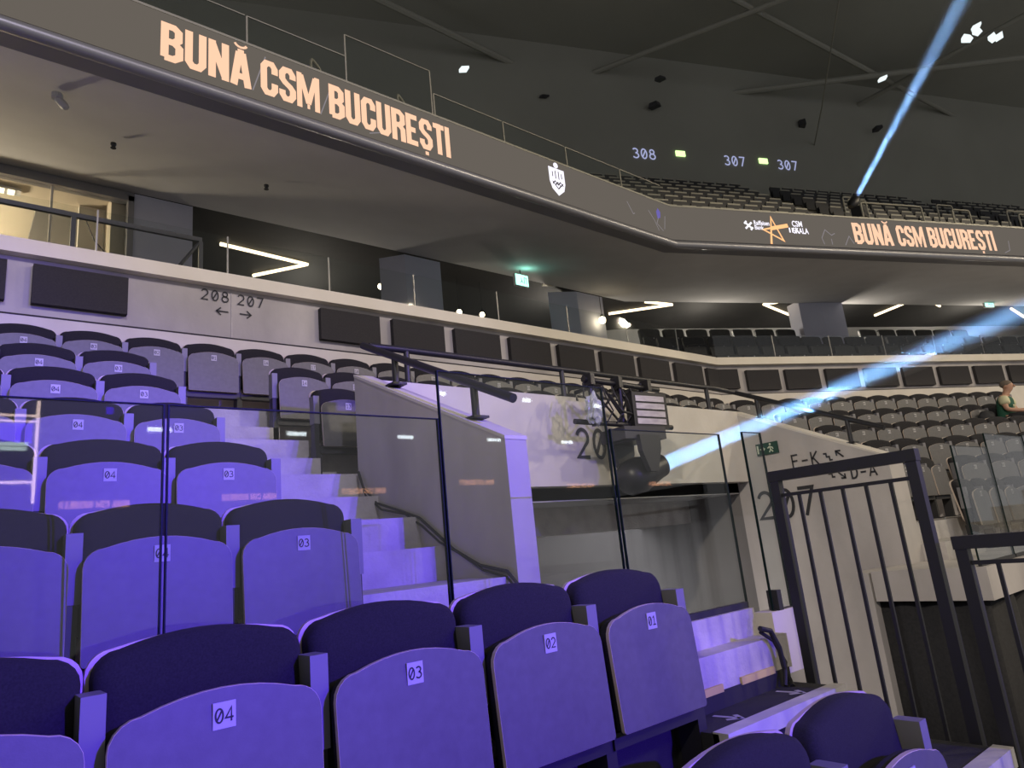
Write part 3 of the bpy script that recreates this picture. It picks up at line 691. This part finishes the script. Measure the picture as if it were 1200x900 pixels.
slatted_light((-.35, 9.75, 5.0), 'louvred ceiling light near the window of the lit room'); slatted_light((-.2, 12.6, 5.0), 'louvred ceiling light deep in the lit room')
d = bpy.data.lights.new('room_lamp', 'POINT'); d.shadow_soft_size = .25; d.energy = 330; d.color = (1, .82, .58)
o = bpy.data.objects.new('room_lamp', d); COL.objects.link(o); o.location = (-.9, 11.0, 4.3)
MB2 = MB().box((1.02, 9.6, 3.2), (1.12, 9.7, 3.42)); tag(MB2.build('wall_speaker', M['pale']), 'small white box device at the window of the lit room', 'device')

# ------------------------------------------------------------------ concourse lights and signs
def vlight(pts, label):
    o = MB().tube([(x*1.008, y*1.008, 5.19) for x, y in pts], .03, 8).build('strip_light', M['strip']); tag(o, label, 'lamp', 'strip lights on the concourse ceiling')
vlight([(3.18, 10.43), (4.67, 10.56), (4.04, 11.41)], 'glowing arrow-shaped strip light above the painted 208 and 207')
vlight([(11.84, 10.09), (12.81, 8.98), (12.04, 8.80)][:2] + [(12.04, 9.15)], 'glowing arrow-shaped strip light near the bend')
vlight([(15.43, 7.45), (15.03, 7.96), (16.6, 8.12)], 'glowing strip light bent like a left arrow beside the tall column')
vlight([(19.02, 7.05), (18.71, 6.08)], 'straight slanting strip light right of the tall column')
vlight([(19.27, 5.76), (20.05, 5.81)], 'short stubby strip light left of the far exit box'); vlight([(22.6, 4.87), (24.13, 4.95)], 'strip light cut by the right edge of the photo')
for i, (x, y, z, lb) in enumerate(((5.77, 10, 4.73, 'small spotlight in front of the second column'), (7.44, 10, 4.5, 'left of the two small spotlights low over the coping'), (7.99, 10, 4.53, 'right of the two small spotlights low over the coping'), (10.45, 9.1, 4.47, 'bare glowing lamp hanging before the third column'))):
    t = thing('pendant_lamp', lb, 'lamp', (x, y, z)); b = .075 if i == 3 else .05
    MB().lathe((0, 0, -b), (0, 0, 1), [(0, .02), (b*.4, b*.85), (b, b), (b*1.6, b*.8), (b*2, .02)], 12).build('bulb', M['bulb'], t, True)
    MB().tube([(0, 0, b), (0, 0, 5.22-z if i < 3 else .55)], .006, 6).build('cord', M['cable'], t)
    MB().lathe((0, 0, b*.8), (0, 0, 1), [(0, .03), (.05, .03), (.07, .01)], 10).build('socket', M['frame'], t)
for loc, rz, lb in (((7.88, 8.8, 4.70), 0, 'glowing green exit box hanging under the soffit beside the second column'), (tuple(on_bend(9.79, -2.0, 4.96)), TH, 'glowing green exit box hanging far right under the soffit')):
    t = thing('exit_light', lb, 'sign', loc, rz)
    MB().box((0, 0, -.01), (.32, .06, .22)).build('housing', M['exit_box'], t); MB().box((.01, -.005, 0), (.31, 0, .21)).build('lit_face', M['exit_cyan'], t)
    MB().strokes([[(.12, .05), (.15, .09), (.14, .15)], [(.15, .09), (.18, .05)], [(.21, .04), (.21, .16), (.26, .16), (.26, .04)]], .014, (0, -.007, 0), EX, UP).build('pictogram', M['exit_dark'], t)
    MB().tube([(.16, .03, .2), (.16, .03, .32)], .01, 6).build('hanger', M['frame'], t)
    d = bpy.data.lights.new('exit_glow', 'POINT'); d.energy = 1.6; d.color = (.3, 1, .75); d.shadow_soft_size = .08
    o = bpy.data.objects.new('exit_glow', d); COL.objects.link(o); v = Vector((.16, -.12, .16)); v.rotate(Matrix.Rotation(rz, 3, 'Z')); o.location = Vector(loc) + v
for i, (x, y) in enumerate(((5.0, 11.5), (10.2, 10.2), (14.0, 9.0), (17.2, 7.4), (21.5, 5.6))):  # unseen point fills, added to brighten the concourse back wall
    d = bpy.data.lights.new('concourse_fill', 'POINT'); d.energy = 45; d.color = (1, .9, .75); d.shadow_soft_size = .1
    o = bpy.data.objects.new('concourse_fill', d); COL.objects.link(o); o.location = (x, y, 4.5)
# soffit camera
t = thing('security_camera', 'small white dome camera under the soffit at upper left', 'camera', (.609, 6.927, 4.64))
MB().lathe((0, 0, -.02), (0, 0, -1), [(-.02, .05), (.03, .05)], 14).build('mount', M['exit_box'], t)
MB().lathe((.01, 0, -.05), (.35, -.2, -.5), [(0, .035), (.08, .04), (.12, .03), (.135, .005)], 14).build('body', M['plate'], t, True)
for p, lb in (((1.219, 7.715, 4.76), 'small dark sprinkler on the soffit, the one further left'), ((2.928, 7.774, 4.77), 'small dark sprinkler on the soffit, the one nearer its middle')):
    tag(MB().lathe(p, (0, 0, -1), [(0, .03), (.02, .03), (.05, .012), (.055, .03), (.06, .03)], 10).build('sprinkler', M['frame']), lb, 'sprinkler')

# ------------------------------------------------------------------ upper tier fittings
def upper_glass(x0, x1, z1, lb):
    t = thing('balcony_glass', lb, 'glass panel', (x0, 6.05, 5.19), 0, 'glass panes on the balcony edge')
    MB().box((0, -.004, 0), (x1-x0, .004, z1-5.19)).build('pane', M['glass'], t)
    MB().box((0, -.006, z1-5.19), (x1-x0, .006, z1-5.178)).build('top_edge', M['rail_and_highlight'], t); MB().box((-.008, -.008, 0), (.008, .008, z1-5.19)).build('post', M['rail_and_highlight'], t)
    if z1 > 5.7: MB().box((x1-x0-.012, -.008, 0), (x1-x0+.004, .008, z1-5.19)).build('post', M['rail_and_highlight'], t)
for i, (a, b, z) in enumerate(((.2, 2.08, 5.59), (2.10, 3.19, 5.59), (3.20, 4.35, 5.88), (4.38, 5.46, 5.57), (5.48, 6.62, 5.57), (6.64, 7.79, 5.57), (7.81, 8.8, 5.57))):
    upper_glass(a, b, z, '%s glass pane from the left on the balcony edge above the letters' % ORD[i] if i != 2 else 'taller glass pane on the balcony edge above the letters BUCU')
def hoop(p, rz, w, lb, h=.9):
    o = MB().tube([(0, 0, -h), (0, 0, -.06), (.02, 0, -.015), (.06, 0, 0), (w-.06, 0, 0), (w-.02, 0, -.015), (w, 0, -.06), (w, 0, -h)], .022, 8).build('aisle_hoop', M['rail_and_highlight']); o.location = p; o.rotation_euler = (0, 0, rz)
    tag(o, lb, 'railing', 'aisle handrails in the upper tier')
for i, (x, z) in enumerate(((3.05, 6.5), (3.45, 6.69), (4.25, 6.49), (4.78, 6.66))): hoop((x, 7.5, z), rad(35), .25, '%s looped aisle rail from the left peeking over the balcony edge' % ORD[i])
for i, (t_, D, w) in enumerate(((8.0, 3.6, 2.0), (8.7, 4.6, .6), (9.6, 5.6, .6), (10.8, 3.4, .6), (14.6, 4.6, 2.0), (13.2, 3.4, .6), (12.4, 5.0, .6))):
    hoop(on_bend(t_, -D, 4.7 + .69*(D-1) + 1.25, CF), TH, w, '%s looped handrail along the upper tier past the bend' % ORD[i], 1.2)
for txt, t_, z in (('308', 6.25, 13.37), ('307', 10.12, 13.40), ('307', 12.55, 13.42)):
    o = MB().strokes(word_lines(txt, .42, .83), .05, on_bend(t_*1.04, -11.57, z*1.045-.1, CF), U, UP).build('section_number', M['sign_blue'])
    tag(o, {'308': 'pale lit number 308 high on the dark upper wall'}.get(txt, 'pale lit number 307 %s of the two on the dark upper wall' % ('left' if t_ < 11 else 'right')), 'sign')
for t_, lb in ((8.05, 'left'), (11.71, 'right')):
    p = on_bend(t_*1.04, -11.55, 14.12, CF); o = MB().box((0, 0, 0), (.40, .05, .22)).build('exit_light', M['exit_green']); o.location = p; o.rotation_euler = (0, 0, TH)
    tag(o, 'small green exit light on the dark upper wall, the %s one of two' % lb, 'sign')
for i, (x, y, sx) in enumerate(((26.84, 4.95, .55), (26.75, 4.52, .45), (27.68, 4.26, .5), (27.85, 4.05, .4), (26.54, 4.32, .3), (26.6, 7.48, .3), (26.75, 10.81, .9), (30.1, 9.1, .5), (12.88, 15.59, .35), (16.27, 15.24, .25), (19.3, 12.25, .4), (20.43, 13.38, .6))):
    sx *= .62; o = MB().prism([(0, 0, 0), (sx, .1, 0), (sx*.8, .1, sx*.45), (.1*sx, 0, sx*.5)], (0, .25, 0)).build('roof_floodlight', M['white_lamp'] if i < 6 or i == 8 else M['steelgrey']); o.location = (x, y, 16); o.rotation_euler = (0, 0, rad(-50 + 13*i))
    tag(o, ('small pale floodlight, %s of the cluster hung under the roof at upper right' if i < 5 else 'small fixture, %s of those scattered under the dark roof') % ORD[i if i < 5 else i-5], 'lamp', 'fixtures under the roof')
tag(MB().tube([(21.03, 6.69, 16), (25.0, 9.4, 15.3), (28.2, 11.5, 15.2), (30.1, 12.59, 16)], .025, 6).build('hanging_cable', M['rail_and_highlight']), 'thin pale cable hanging under the dark roof', 'cable')

# ------------------------------------------------------------------ handrails on the exit walls
def handrail(pts, posts, label, r=.027):
    t = thing('handrail', label, 'handrail', pts[0]); o0 = Vector(pts[0])
    MB().tube([Vector(p)-o0 for p in pts], r, 12).build('rail', M['rail'], t, True)
    for p, zb in posts:
        p = Vector(p) - o0; mb = MB(); mb.tube([p, Vector((p.x, p.y, zb - o0.z))], .024, 10); mb.box((p.x-.055, p.y-.055, zb-o0.z), (p.x+.055, p.y+.055, zb-o0.z+.014))
        mb.build('post', M['rail'], t, True)
handrail([(2.41, 4.49, 1.61), (2.41, 2.81, .81)], [((2.41, 4.04, 1.40), 1.185), ((2.41, 3.16, .97), .765)], 'black handrail on the sloping wall beside the concrete steps')
handrail([(2.44, 4.46, 1.60), (2.7, 4.43, 1.595), (6.80, 4.43, 1.59)], [((2.75, 4.43, 1.59), 1.31), ((4.42, 4.43, 1.59), 1.31), ((5.2, 4.43, 1.59), 1.31), ((6.7, 4.43, 1.59), 1.31)], 'long black handrail along the top of the lintel')
handrail([(6.80, 4.43, 1.59), (7.28, 4.42, 1.565), (7.28, 2.85, .83)], [((7.28, 4.17, 1.45), 1.20), ((7.28, 3.20, .995), .735)], 'black handrail sloping down the far exit wall')
for i, (y0, y1, z) in enumerate(((4.3, 1, 0),)): pass

# ------------------------------------------------------------------ moving light and its rig in front of the lintel
rg = thing('lighting_rig', 'black pipe rig with clamps fixed to the lintel, carrying stage lights', 'rig', (4.7, 4.05, .9))
def rp(x, y, z): return Vector((x-4.7, y-4.05, z-.9))
MB().tube([rp(4.24, 4.0, 1.375), rp(5.25, 4.0, 1.35)], .027, 12).build('pipe', M['fixture'], rg, True)
MB().tube([rp(4.10, 4.02, 1.0), rp(5.35, 3.98, .985)], .024, 12).build('pipe', M['fixture'], rg, True)
for x in (4.34, 4.72, 5.02): MB().tube([rp(x, 4.02, 1.40), rp(x, 4.03, .97)], .02, 8).build('upright', M['fixture'], rg)
mb = MB()
for a, b in ((4.34, 4.72), (4.72, 4.34), (4.72, 5.02), (4.52, 4.80), (4.9, 4.66)): mb.tube([rp(a, 4.04, 1.34), rp(b, 4.04, 1.0)], .011, 6)
mb.tube([rp(4.5, 3.96, 1.25), rp(4.62, 3.94, 1.1), rp(4.9, 3.95, 1.06)], .012, 6)
mb.build('bracing', M['fixture'], rg)
for x in (4.30, 4.66, 5.06): MB().obox(rp(x, 3.99, 1.37), (1,.1,0), (0,1,0), (0,0,1), (.028, .05, .05)).build('clamp', M['fixture'], rg)
for x in (4.5, 5.0): MB().tube([rp(x, 4.02, 1.36), rp(x, 4.36, 1.36), rp(x, 4.36, 1.28)], .02, 8).build('bracket', M['fixture'], rg)
mb = MB()
for k in range(6):
    x = 4.2 + .12*k; mb.tube([rp(x, 3.97, 1.33), rp(x-.05+.02*k, 3.93, 1.2), rp(x+.08, 3.95, 1.12-.01*k), rp(x+.02, 3.98, 1.0)], .007, 6)
mb.build('cable_loops', M['cable'], rg)
sb = thing('strobe_panel', 'rectangular strobe light with pale striped face on the rig', 'stage light', (4.97, 3.94, 1.115))
ax = Vector((.98, -.18, -.03)).normalized(); ay = Vector((.18, .98, 0)).normalized(); az = ax.cross(ay)
MB().obox((0, 0, 0), ax, ay, az, (.20, .05, .165)).build('housing', M['fixture'], sb)
mb = MB()
for k in range(4): mb.obox(az*(-.105+.07*k) - ay*.052, ax, ay, az, (.165, .004, .026))
mb.build('lamp_face', M['strobe'], sb)
MB().obox(-az*.19, ax, ay, az, (.10, .03, .03)).build('yoke', M['fixture'], sb)
mh = thing('moving_head_light', 'black moving-head spotlight hanging upside down and shooting a blue beam', 'stage light', (4.80, 4.0, .93))
lens = Vector((5.14, 4.0, .63)); BD = (Vector((12.27, 2.5, 2.71)) - lens).normalized()
mp = lambda p: Vector(p) - Vector((4.80, 4.0, .93))
mb = MB(); mb.obox((0, 0, -.035), (1, -.1, 0), (.1, 1, 0), (0, 0, 1), (.25, .16, .055)); mb.obox((0, 0, -.06), (1, -.1, 0), (.1, 1, 0), (0, 0, 1), (.20, .13, .02)); mb.build('base', M['steelgrey'], mh)
for s in (-1, 1):
    MB().prism([Vector((-.13, s*.13, -.06)), Vector((.15, s*.13, -.06)), Vector((.14, s*.13, -.18)), Vector((.06, s*.13, -.38)), Vector((-.04, s*.13, -.38)), Vector((-.12, s*.13, -.2))], (0, s*.05, 0)).build('yoke_arm', M['fixture'], mh)
MB().box((-.13, -.16, -.10), (.15, .16, -.06)).build('yoke_bridge', M['fixture'], mh)
side = BD.cross(UP).normalized(); upv = side.cross(BD)
MB().lathe(mp(lens - BD*.50), BD, [(0, .05), (.02, .11), (.09, .155), (.22, .165), (.34, .135), (.44, .112), (.50, .105), (.502, .085)], 24).build('head', M['fixture'], mh, True)
MB().lathe(mp(lens - BD*.004), BD, [(0, .085), (.008, .08), (.012, .03)], 24).build('lens', M['lens'], mh)
# crumpled plastic rain cover
mb = MB(); bmesh.ops.create_icosphere(mb.bm, subdivisions=4, radius=1)
rnd = random.Random(3); ph = [rnd.uniform(0, 6.28) for _ in range(9)]
for v in mb.bm.verts:
    c = v.co.copy(); n_ = sin(5*c.x+ph[0])*sin(6*c.y+ph[1]) + .6*sin(11*c.z+ph[2]+3*c.x) + .4*sin(17*c.y+ph[3]+9*c.z)
    v.co = Vector((c.x*.14*(1+.18*n_), c.y*.10*(1+.2*n_), c.z*.17*(1+.18*n_) - .05*abs(c.x)))
o = mb.build('plastic_cover', M['glass']); o.data.materials.clear(); o.data.materials.append(M['plastic']); o.location = (4.24, 3.92, 1.10); tag(o, 'crumpled clear plastic cover hanging at the left end of the rig', 'plastic cover')
o.scale = (.55, .6, .75)

# ------------------------------------------------------------------ light beams in the haze
def haze_beam(name, p0, d, length, r0, r1, density, color, label):
    o = MB().lathe(p0, d, [(0, r0), (length, r1)], 32).build(name, None)
    m = bpy.data.materials.new(name); m.use_nodes = True; nt = m.node_tree; nt.nodes.clear()
    out = nt.nodes.new('ShaderNodeOutputMaterial'); v = nt.nodes.new('ShaderNodeVolumeScatter')
    v.inputs['Color'].default_value = (*color, 1); v.inputs['Density'].default_value = density; v.inputs['Anisotropy'].default_value = 0.1
    nt.links.new(v.outputs[0], out.inputs['Volume']); o.data.materials.clear(); o.data.materials.append(m)
    tag(o, label, 'light beam', None, 'stuff'); return o
haze_beam('light_beam_haze', lens + BD*.02, BD, 12.5, .085, .36, .10, (.95, .97, 1), 'blue light beam crossing the haze from the moving light to the right edge')
def beam_lamp(name, p, d, size, spread, power, color):
    o = area_light(name, p, p + d, size, power, color); o.data.spread = rad(spread); return o
beam_lamp('moving_head_beam', lens + BD*.015, BD, .15, 3.0, 19, (.26, .54, 1.0))
P2 = Vector((18.11, 6.50, 8.12)); BD2 = (Vector((22.2, 4.1, 14.2)) - P2).normalized()
haze_beam('light_beam_haze', P2 + BD2*.1, BD2, 10.5, .06, .50, .07, (.95, .97, 1), 'blue light beam rising from the upper tier towards the roof')
beam_lamp('upper_beam', P2 + BD2*.05, BD2, .12, 4.0, 26, (.30, .55, .95))
t = thing('moving_head_light', 'small moving light on the upper tier at the foot of the rising beam', 'stage light', P2)
MB().lathe(-BD2*.35, BD2, [(0, .08), (.1, .14), (.3, .12), (.34, .1)], 16).build('head', M['fixture'], t, True); MB().box((-.15, -.15, -.6), (.15, .15, -.3)).build('base', M['fixture'], t)

# ------------------------------------------------------------------ gate frames at the end of the tribune
def gate(x, ya, yb, zt, zr, za, zb, label):
    t = thing('guard_gate', label, 'railing', (x, ya, zb), 0, 'end railings of the tribune')
    def q(y, z): return Vector((0, y-ya, z-zb))
    for y, z0 in ((ya, za), (yb, zb)): MB().box((-.022, y-ya-.022, z0-zb), (.022, y-ya+.022, zt-zb)).build('post', M['rail'], t)
    MB().box((-.026, yb-ya-.026, zt-zb-.045), (.026, .026, zt-zb+.006)).build('top_rail', M['rail'], t)
    MB().box((-.008, yb-ya, zr-zb-.008), (.008, 0, zr-zb+.008)).build('mid_rail', M['rail'], t)
    MB().box((-.008, yb-ya, za-.12-zb-.008), (.008, 0, za-.12-zb+.008)).build('bottom_rail', M['rail'], t)
    for k in range(1, 6):
        y = (ya + (yb-ya)*k/6) - ya; MB().box((-.007, y-.007, za-.12-zb), (.007, y+.007, zr-zb)).build('baluster', M['rail'], t)
gate(3.22, 1.82, 1.18, .25, .135, -.95, -1.15, 'upright black railing frame in front of the lettered concrete wall')
gate(3.22, 1.07, .40, -.125, -.225, -1.25, -1.6, 'lower black railing frame cut by the right edge')

# carpeted half step with nosing and arrows
t = thing('aisle_step', 'black carpeted step with pale nosing and two printed arrows', 'step', (2.27, 1.66, -.91))
MB().box((0, .03, 0), (.90, .24, .187)).build('tread', M['carpet'], t)
MB().box((0, -.012, .135), (.91, .055, .193)).build('nosing', M['nosing'], t)
mb = MB()
for x in (.22, .70):
    mb.strokes(arrow_lines(x, .14, .12, rad(-80)), .022, (0, 0, .1935-.002), EX, Vector((0, 1, 0)))
for v in mb.bm.verts: v.co.z = .1885
mb.build('arrow', M['arrow'], t)
t = thing('aisle_step', 'pale nosed step edge at the bottom right corner', 'step', (2.27, 1.06, -.91))
MB().box((0, .05, -.04), (.90, .56, .012)).build('tread', M['carpet'], t); MB().box((0, -.012, -.05), (.91, .055, .018)).build('nosing', M['nosing'], t)

# cables
tag(MB().tube([(2.31, y, z) for y, z in ((4.46,.65),(4.40,.53),(4.22,.40),(3.89,.31),(3.69,.25),(3.51,.14),(3.35,.04),(3.11,-.06),(2.88,-.10),(2.81,-.16),(2.80,-.4))], .009, 8).tube([(2.305, y, z) for y, z in ((4.45,.63),(4.36,.47),(4.15,.35),(3.85,.29),(3.66,.2),(3.48,.09),(3.30,.02),(3.08,-.085),(2.88,-.13),(2.80,-.2),(2.79,-.4))], .007, 8).build('cable', M['cable'], smooth=True), 'pair of black cables sagging along the sloping concrete wall', 'cable')
tag(MB().tube([(2.92,1.86,-.45),(3.0,1.86,-.47),(3.05,1.86,-.55),(3.06,1.86,-.63),(3.09,1.86,-.70),(3.07,1.84,-.72)], .012, 8).tube([(2.95,1.88,-.47),(3.03,1.87,-.52),(3.08,1.86,-.62),(3.03,1.85,-.71)], .009, 8).build('cable', M['cable'], smooth=True), 'black cables dropping over the pale steps beside the short pier', 'cable')

# black drape under the podium
mb = MB(); top, bot = [], []; P = []
for i in range(25): P.append((6.53 - .02*i/24 + .018*sin(i*.8), 2.93 - .86*i/24))
for i in range(1, 90): P.append((6.52 + 7.0*i/90, 2.06 + .03*sin(i*.9) + .018*sin(i*2.3)))
for i, (x, y) in enumerate(P):
    zt = -.735 - (.05*abs(sin(i*.35)) if i > 30 else 0); top.append(mb.bm.verts.new((x, y, zt))); bot.append(mb.bm.verts.new((x + .02*sin(i*.5), y + .02*sin(i*.6), -2.58)))
for i in range(len(P)-1): mb.face([top[i], top[i+1], bot[i+1], bot[i]])
o = mb.build('drape', M['curtain'], smooth=True); so = o.modifiers.new('thick', 'SOLIDIFY'); so.thickness = .01
tag(o, 'black cloth drape hanging under the far podium', 'curtain')
d = bpy.data.lights.new('tunnel_fill', 'POINT'); d.energy = 200; d.color = (.95, .92, 1); d.shadow_soft_size = .2  # unseen point fill, added to lift the dark exit tunnel
o = bpy.data.objects.new('tunnel_fill', d); COL.objects.link(o); o.location = (4.6, 6.2, .25)
tag(MB().box((3.0, 7.2, -1.75), (4.2, 7.9, -.62)).box((2.95, 7.15, -.62), (4.25, 7.95, -.58)).build('flight_case', M['fixture']), 'dark case standing in the exit tunnel', 'case')

# ------------------------------------------------------------------ the seated spectator
pk = on_bend(.45 + .515*9, DD[6], FL[6]); PR = TH + rad(24)
st_ = thing('stadium_seat', 'seat folded down under the man in the green jersey', 'seat', pk, TH, 'seats in the far block past the bend')
mb = MB(); mb.box((-.23, -.36, .415), (.23, .06, .43)); mb.build('seat_pan', M['laminate'], st_)
mb = MB(); mb.box((-.225, -.36, .43), (.225, .06, .47)); mb.build('seat_cushion', M['fabric'], st_)
b_ = child('backrest', BACK, st_); child('back_shell', SHELL, b_); child('armrest', ARM, st_, (.25, 0, 0)); child('leg', LEG, st_, (.25, 0, 0)); child('crossbar', BAR, st_)
per = thing('person', 'seated man in a green and cream sports jersey looking down to his hands', 'person', (pk.x, pk.y-.05, pk.z+.01), PR)
per.scale = (.90, .90, .90)
def skin_mesh(name, verts, edges, mat, parent, sub=2):
    me = bpy.data.meshes.new(name); me.from_pydata([v[0] for v in verts], edges, []); me.update()
    o = bpy.data.objects.new(name, me); COL.objects.link(o); o.parent = parent
    md = o.modifiers.new('skin', 'SKIN'); md.use_smooth_shade = True
    for i, v in enumerate(verts): me.skin_vertices[0].data[i].radius = (v[1], v[2] if len(v) > 2 else v[1])
    me.skin_vertices[0].data[0].use_root = True
    sd = o.modifiers.new('sub', 'SUBSURF'); sd.levels = sub; sd.render_levels = sub
    me.materials.append(mat); return o
# y is towards the arena (negative = forward)
V = [((0,0,.46),.14,.11), ((0,-.03,.66),.14,.10), ((0,-.07,.86),.17,.11), ((0,-.10,.97),.10,.085), ((.005,-.125,1.04),.06), ((.02,-.165,1.10),.085,.095), ((.03,-.175,1.18),.095,.115), ((.035,-.17,1.25),.065,.08),
     ((-.19,-.07,.92),.066), ((-.26,-.12,.66),.052), ((-.06,-.38,.60),.036), ((-.01,-.44,.60),.028),
     ((.19,-.08,.92),.066), ((.27,-.16,.66),.052), ((.10,-.42,.62),.036), ((.06,-.48,.61),.028),
     ((-.11,-.05,.46),.09), ((-.14,-.45,.48),.07), ((-.14,-.50,.08),.045), ((-.14,-.62,.04),.04), ((.11,-.05,.46),.09), ((.15,-.45,.48),.07), ((.15,-.50,.08),.045), ((.15,-.62,.04),.04)]
E_ = [(0,1),(1,2),(2,3),(3,4),(4,5),(5,6),(6,7),(2,8),(8,9),(9,10),(10,11),(2,12),(12,13),(13,14),(14,15),(0,16),(16,17),(17,18),(18,19),(0,20),(20,21),(21,22),(22,23)]
skin_mesh('body', V, E_, M['skin'], per)
skin_mesh('jersey', [((0,0,.40),.21,.17), ((0,-.02,.56),.20,.165), ((0,-.04,.72),.205,.165), ((0,-.07,.88),.225,.165), ((0,-.10,.985),.13,.11)], [(0,1),(1,2),(2,3),(3,4)], M['jersey'], per)
for s in (-1, 1):
    skin_mesh('sleeve', [((s*.15,-.07,.94),.115), ((s*.215,-.10,.84),.105), ((s*.245,-.12,.75),.10)], [(0,1),(1,2)], M['cream'], per)
    skin_mesh('trouser_leg', [((s*.07,-.03,.45),.17), ((s*.11,-.22,.47),.135), ((s*.145,-.45,.49),.09), ((s*.145,-.50,.14),.07)], [(0,1),(1,2),(2,3)], M['trousers'], per)
mb = MB()
for x in (-.06, .04):
    mb.strokes([[(x-.035,-.05),(x+.035,-.05),(x+.035,.05),(x-.035,.05),(x-.035,-.05)]], .02, (0, -.205, .70), EX, UP)
mb.build('jersey_number', M['cream'], per)
mb = MB(); bmesh.ops.create_icosphere(mb.bm, subdivisions=3, radius=1)
for v in mb.bm.verts: v.co = Vector((.03 + v.co.x*.094, -.145 + v.co.y*.115, 1.205 + v.co.z*.085))
mb.build('hair', M['hair'], per, True)
mb = MB(); mb.tube([(.03,-.265,1.17),(.032,-.295,1.135),(.03,-.265,1.125)], .015, 6)
for s in (-1, 1): mb.lathe((.025+s*.082, -.155, 1.15), (s,0,0), [(0,.03),(.015,.028),(.02,.01)], 10)
mb.build('nose_and_ears', M['skin'], per, True)
for s, (hx, hy, hz) in ((-1, (-.01,-.44,.60)), (1, (.06,-.48,.61))):
    mb = MB()
    for f in range(4): mb.tube([(hx-.024+.016*f, hy-.01, hz), (hx-.024+.016*f, hy-.055, hz-.005), (hx-.022+.015*f, hy-.085+.004*abs(f-1.5), hz-.03)], .008, 6)
    mb.tube([(hx - s*.03, hy+.01, hz), (hx - s*.045, hy-.03, hz+.015)], .009, 6); mb.build('fingers', M['skin'], per, True)
pj = on_bend(.45 + .515*8, DD[6], FL[6]); mb = MB(); bmesh.ops.create_icosphere(mb.bm, subdivisions=3, radius=1)
for v in mb.bm.verts:
    c = v.co; k = 1 + .12*sin(7*c.x) * sin(6*c.z+1); v.co = Vector((c.x*.20*k, c.y*.09*k - .1, .46 + c.z*.17*k))
o = mb.build('jacket', M['trousers'], smooth=True); o.location = pj; o.rotation_euler = (0, 0, TH); tag(o, 'dark jacket heaped on the seat next to the man', 'jacket')

# ------------------------------------------------------------------ far side of the hall, seen only as reflections in the glass
mb = MB()
for x, z in ((-31, 4.0), (-15, 4.4), (-4, 4.6), (5.5, 4.8), (14.5, 5.0), (23, 5.2), (33.6, 5.7), (46, 5.2), (58, 5.2)):
    for txt, a, b in (('BUNĂ', 0, .9), ('CSM', 1.05, 1.75), ('BUCUREȘTI', 1.9, 3.6)): heavy_word(mb, txt, Vector((x + 3.6 - a, -43, z)), Vector((-1,0,0)), UP, b-a, .42)
o = mb.build('opposite_ribbon_board', emissive('opposite_letters', (1.0, .48, .28), 5.0)); o['kind'] = 'structure'
mb = MB()
for i in range(9): mb.box((-26 + i*9, -43, 9.5), (-24.6 + i*9, -43.1, 9.75)); mb.box((-24 + i*9, -40, 12.5), (-23.2 + i*9, -40.2, 12.8))
o = mb.build('opposite_lamps', emissive('opposite_white', (.85, .95, 1.0), 12.0)); o['kind'] = 'structure'
mb = MB(); mb.box((2.58, -25, 3.2), (2.67, -25.1, 6.85)); mb.box((-2, -25, 6.27), (2.58, -25.1, 6.33)); mb.box((-2, -25, 6.07), (2.58, -25.1, 6.12)); mb.box((-2, -25, 3.90), (2.58, -25.1, 3.98))
o = mb.build('opposite_screen_frame', emissive('opposite_frame', (1.0, .74, .60), 9.0)); o['kind'] = 'structure'
mb = MB()
for a, b, z in ((.2, 1.0, 5.2), (1.1, 2.4, 5.22), (.4, 1.5, 5.05), (1.6, 2.35, 5.06)): mb.box((a, -25, z), (b, -25.1, z+.11))
o = mb.build('opposite_lamp_bars', emissive('opposite_bars', (.75, .95, .85), 6.0)); o['kind'] = 'structure'
mb = MB(); mb.box((-1.5, -25.2, 5.35), (2.5, -25.3, 6.05)); mb.box((4.75, -25, 6.5), (4.98, -25.1, 6.75))
o = mb.build('opposite_screen', emissive('opposite_blue', (.10, .04, 1.0), 5.0)); o['kind'] = 'structure'
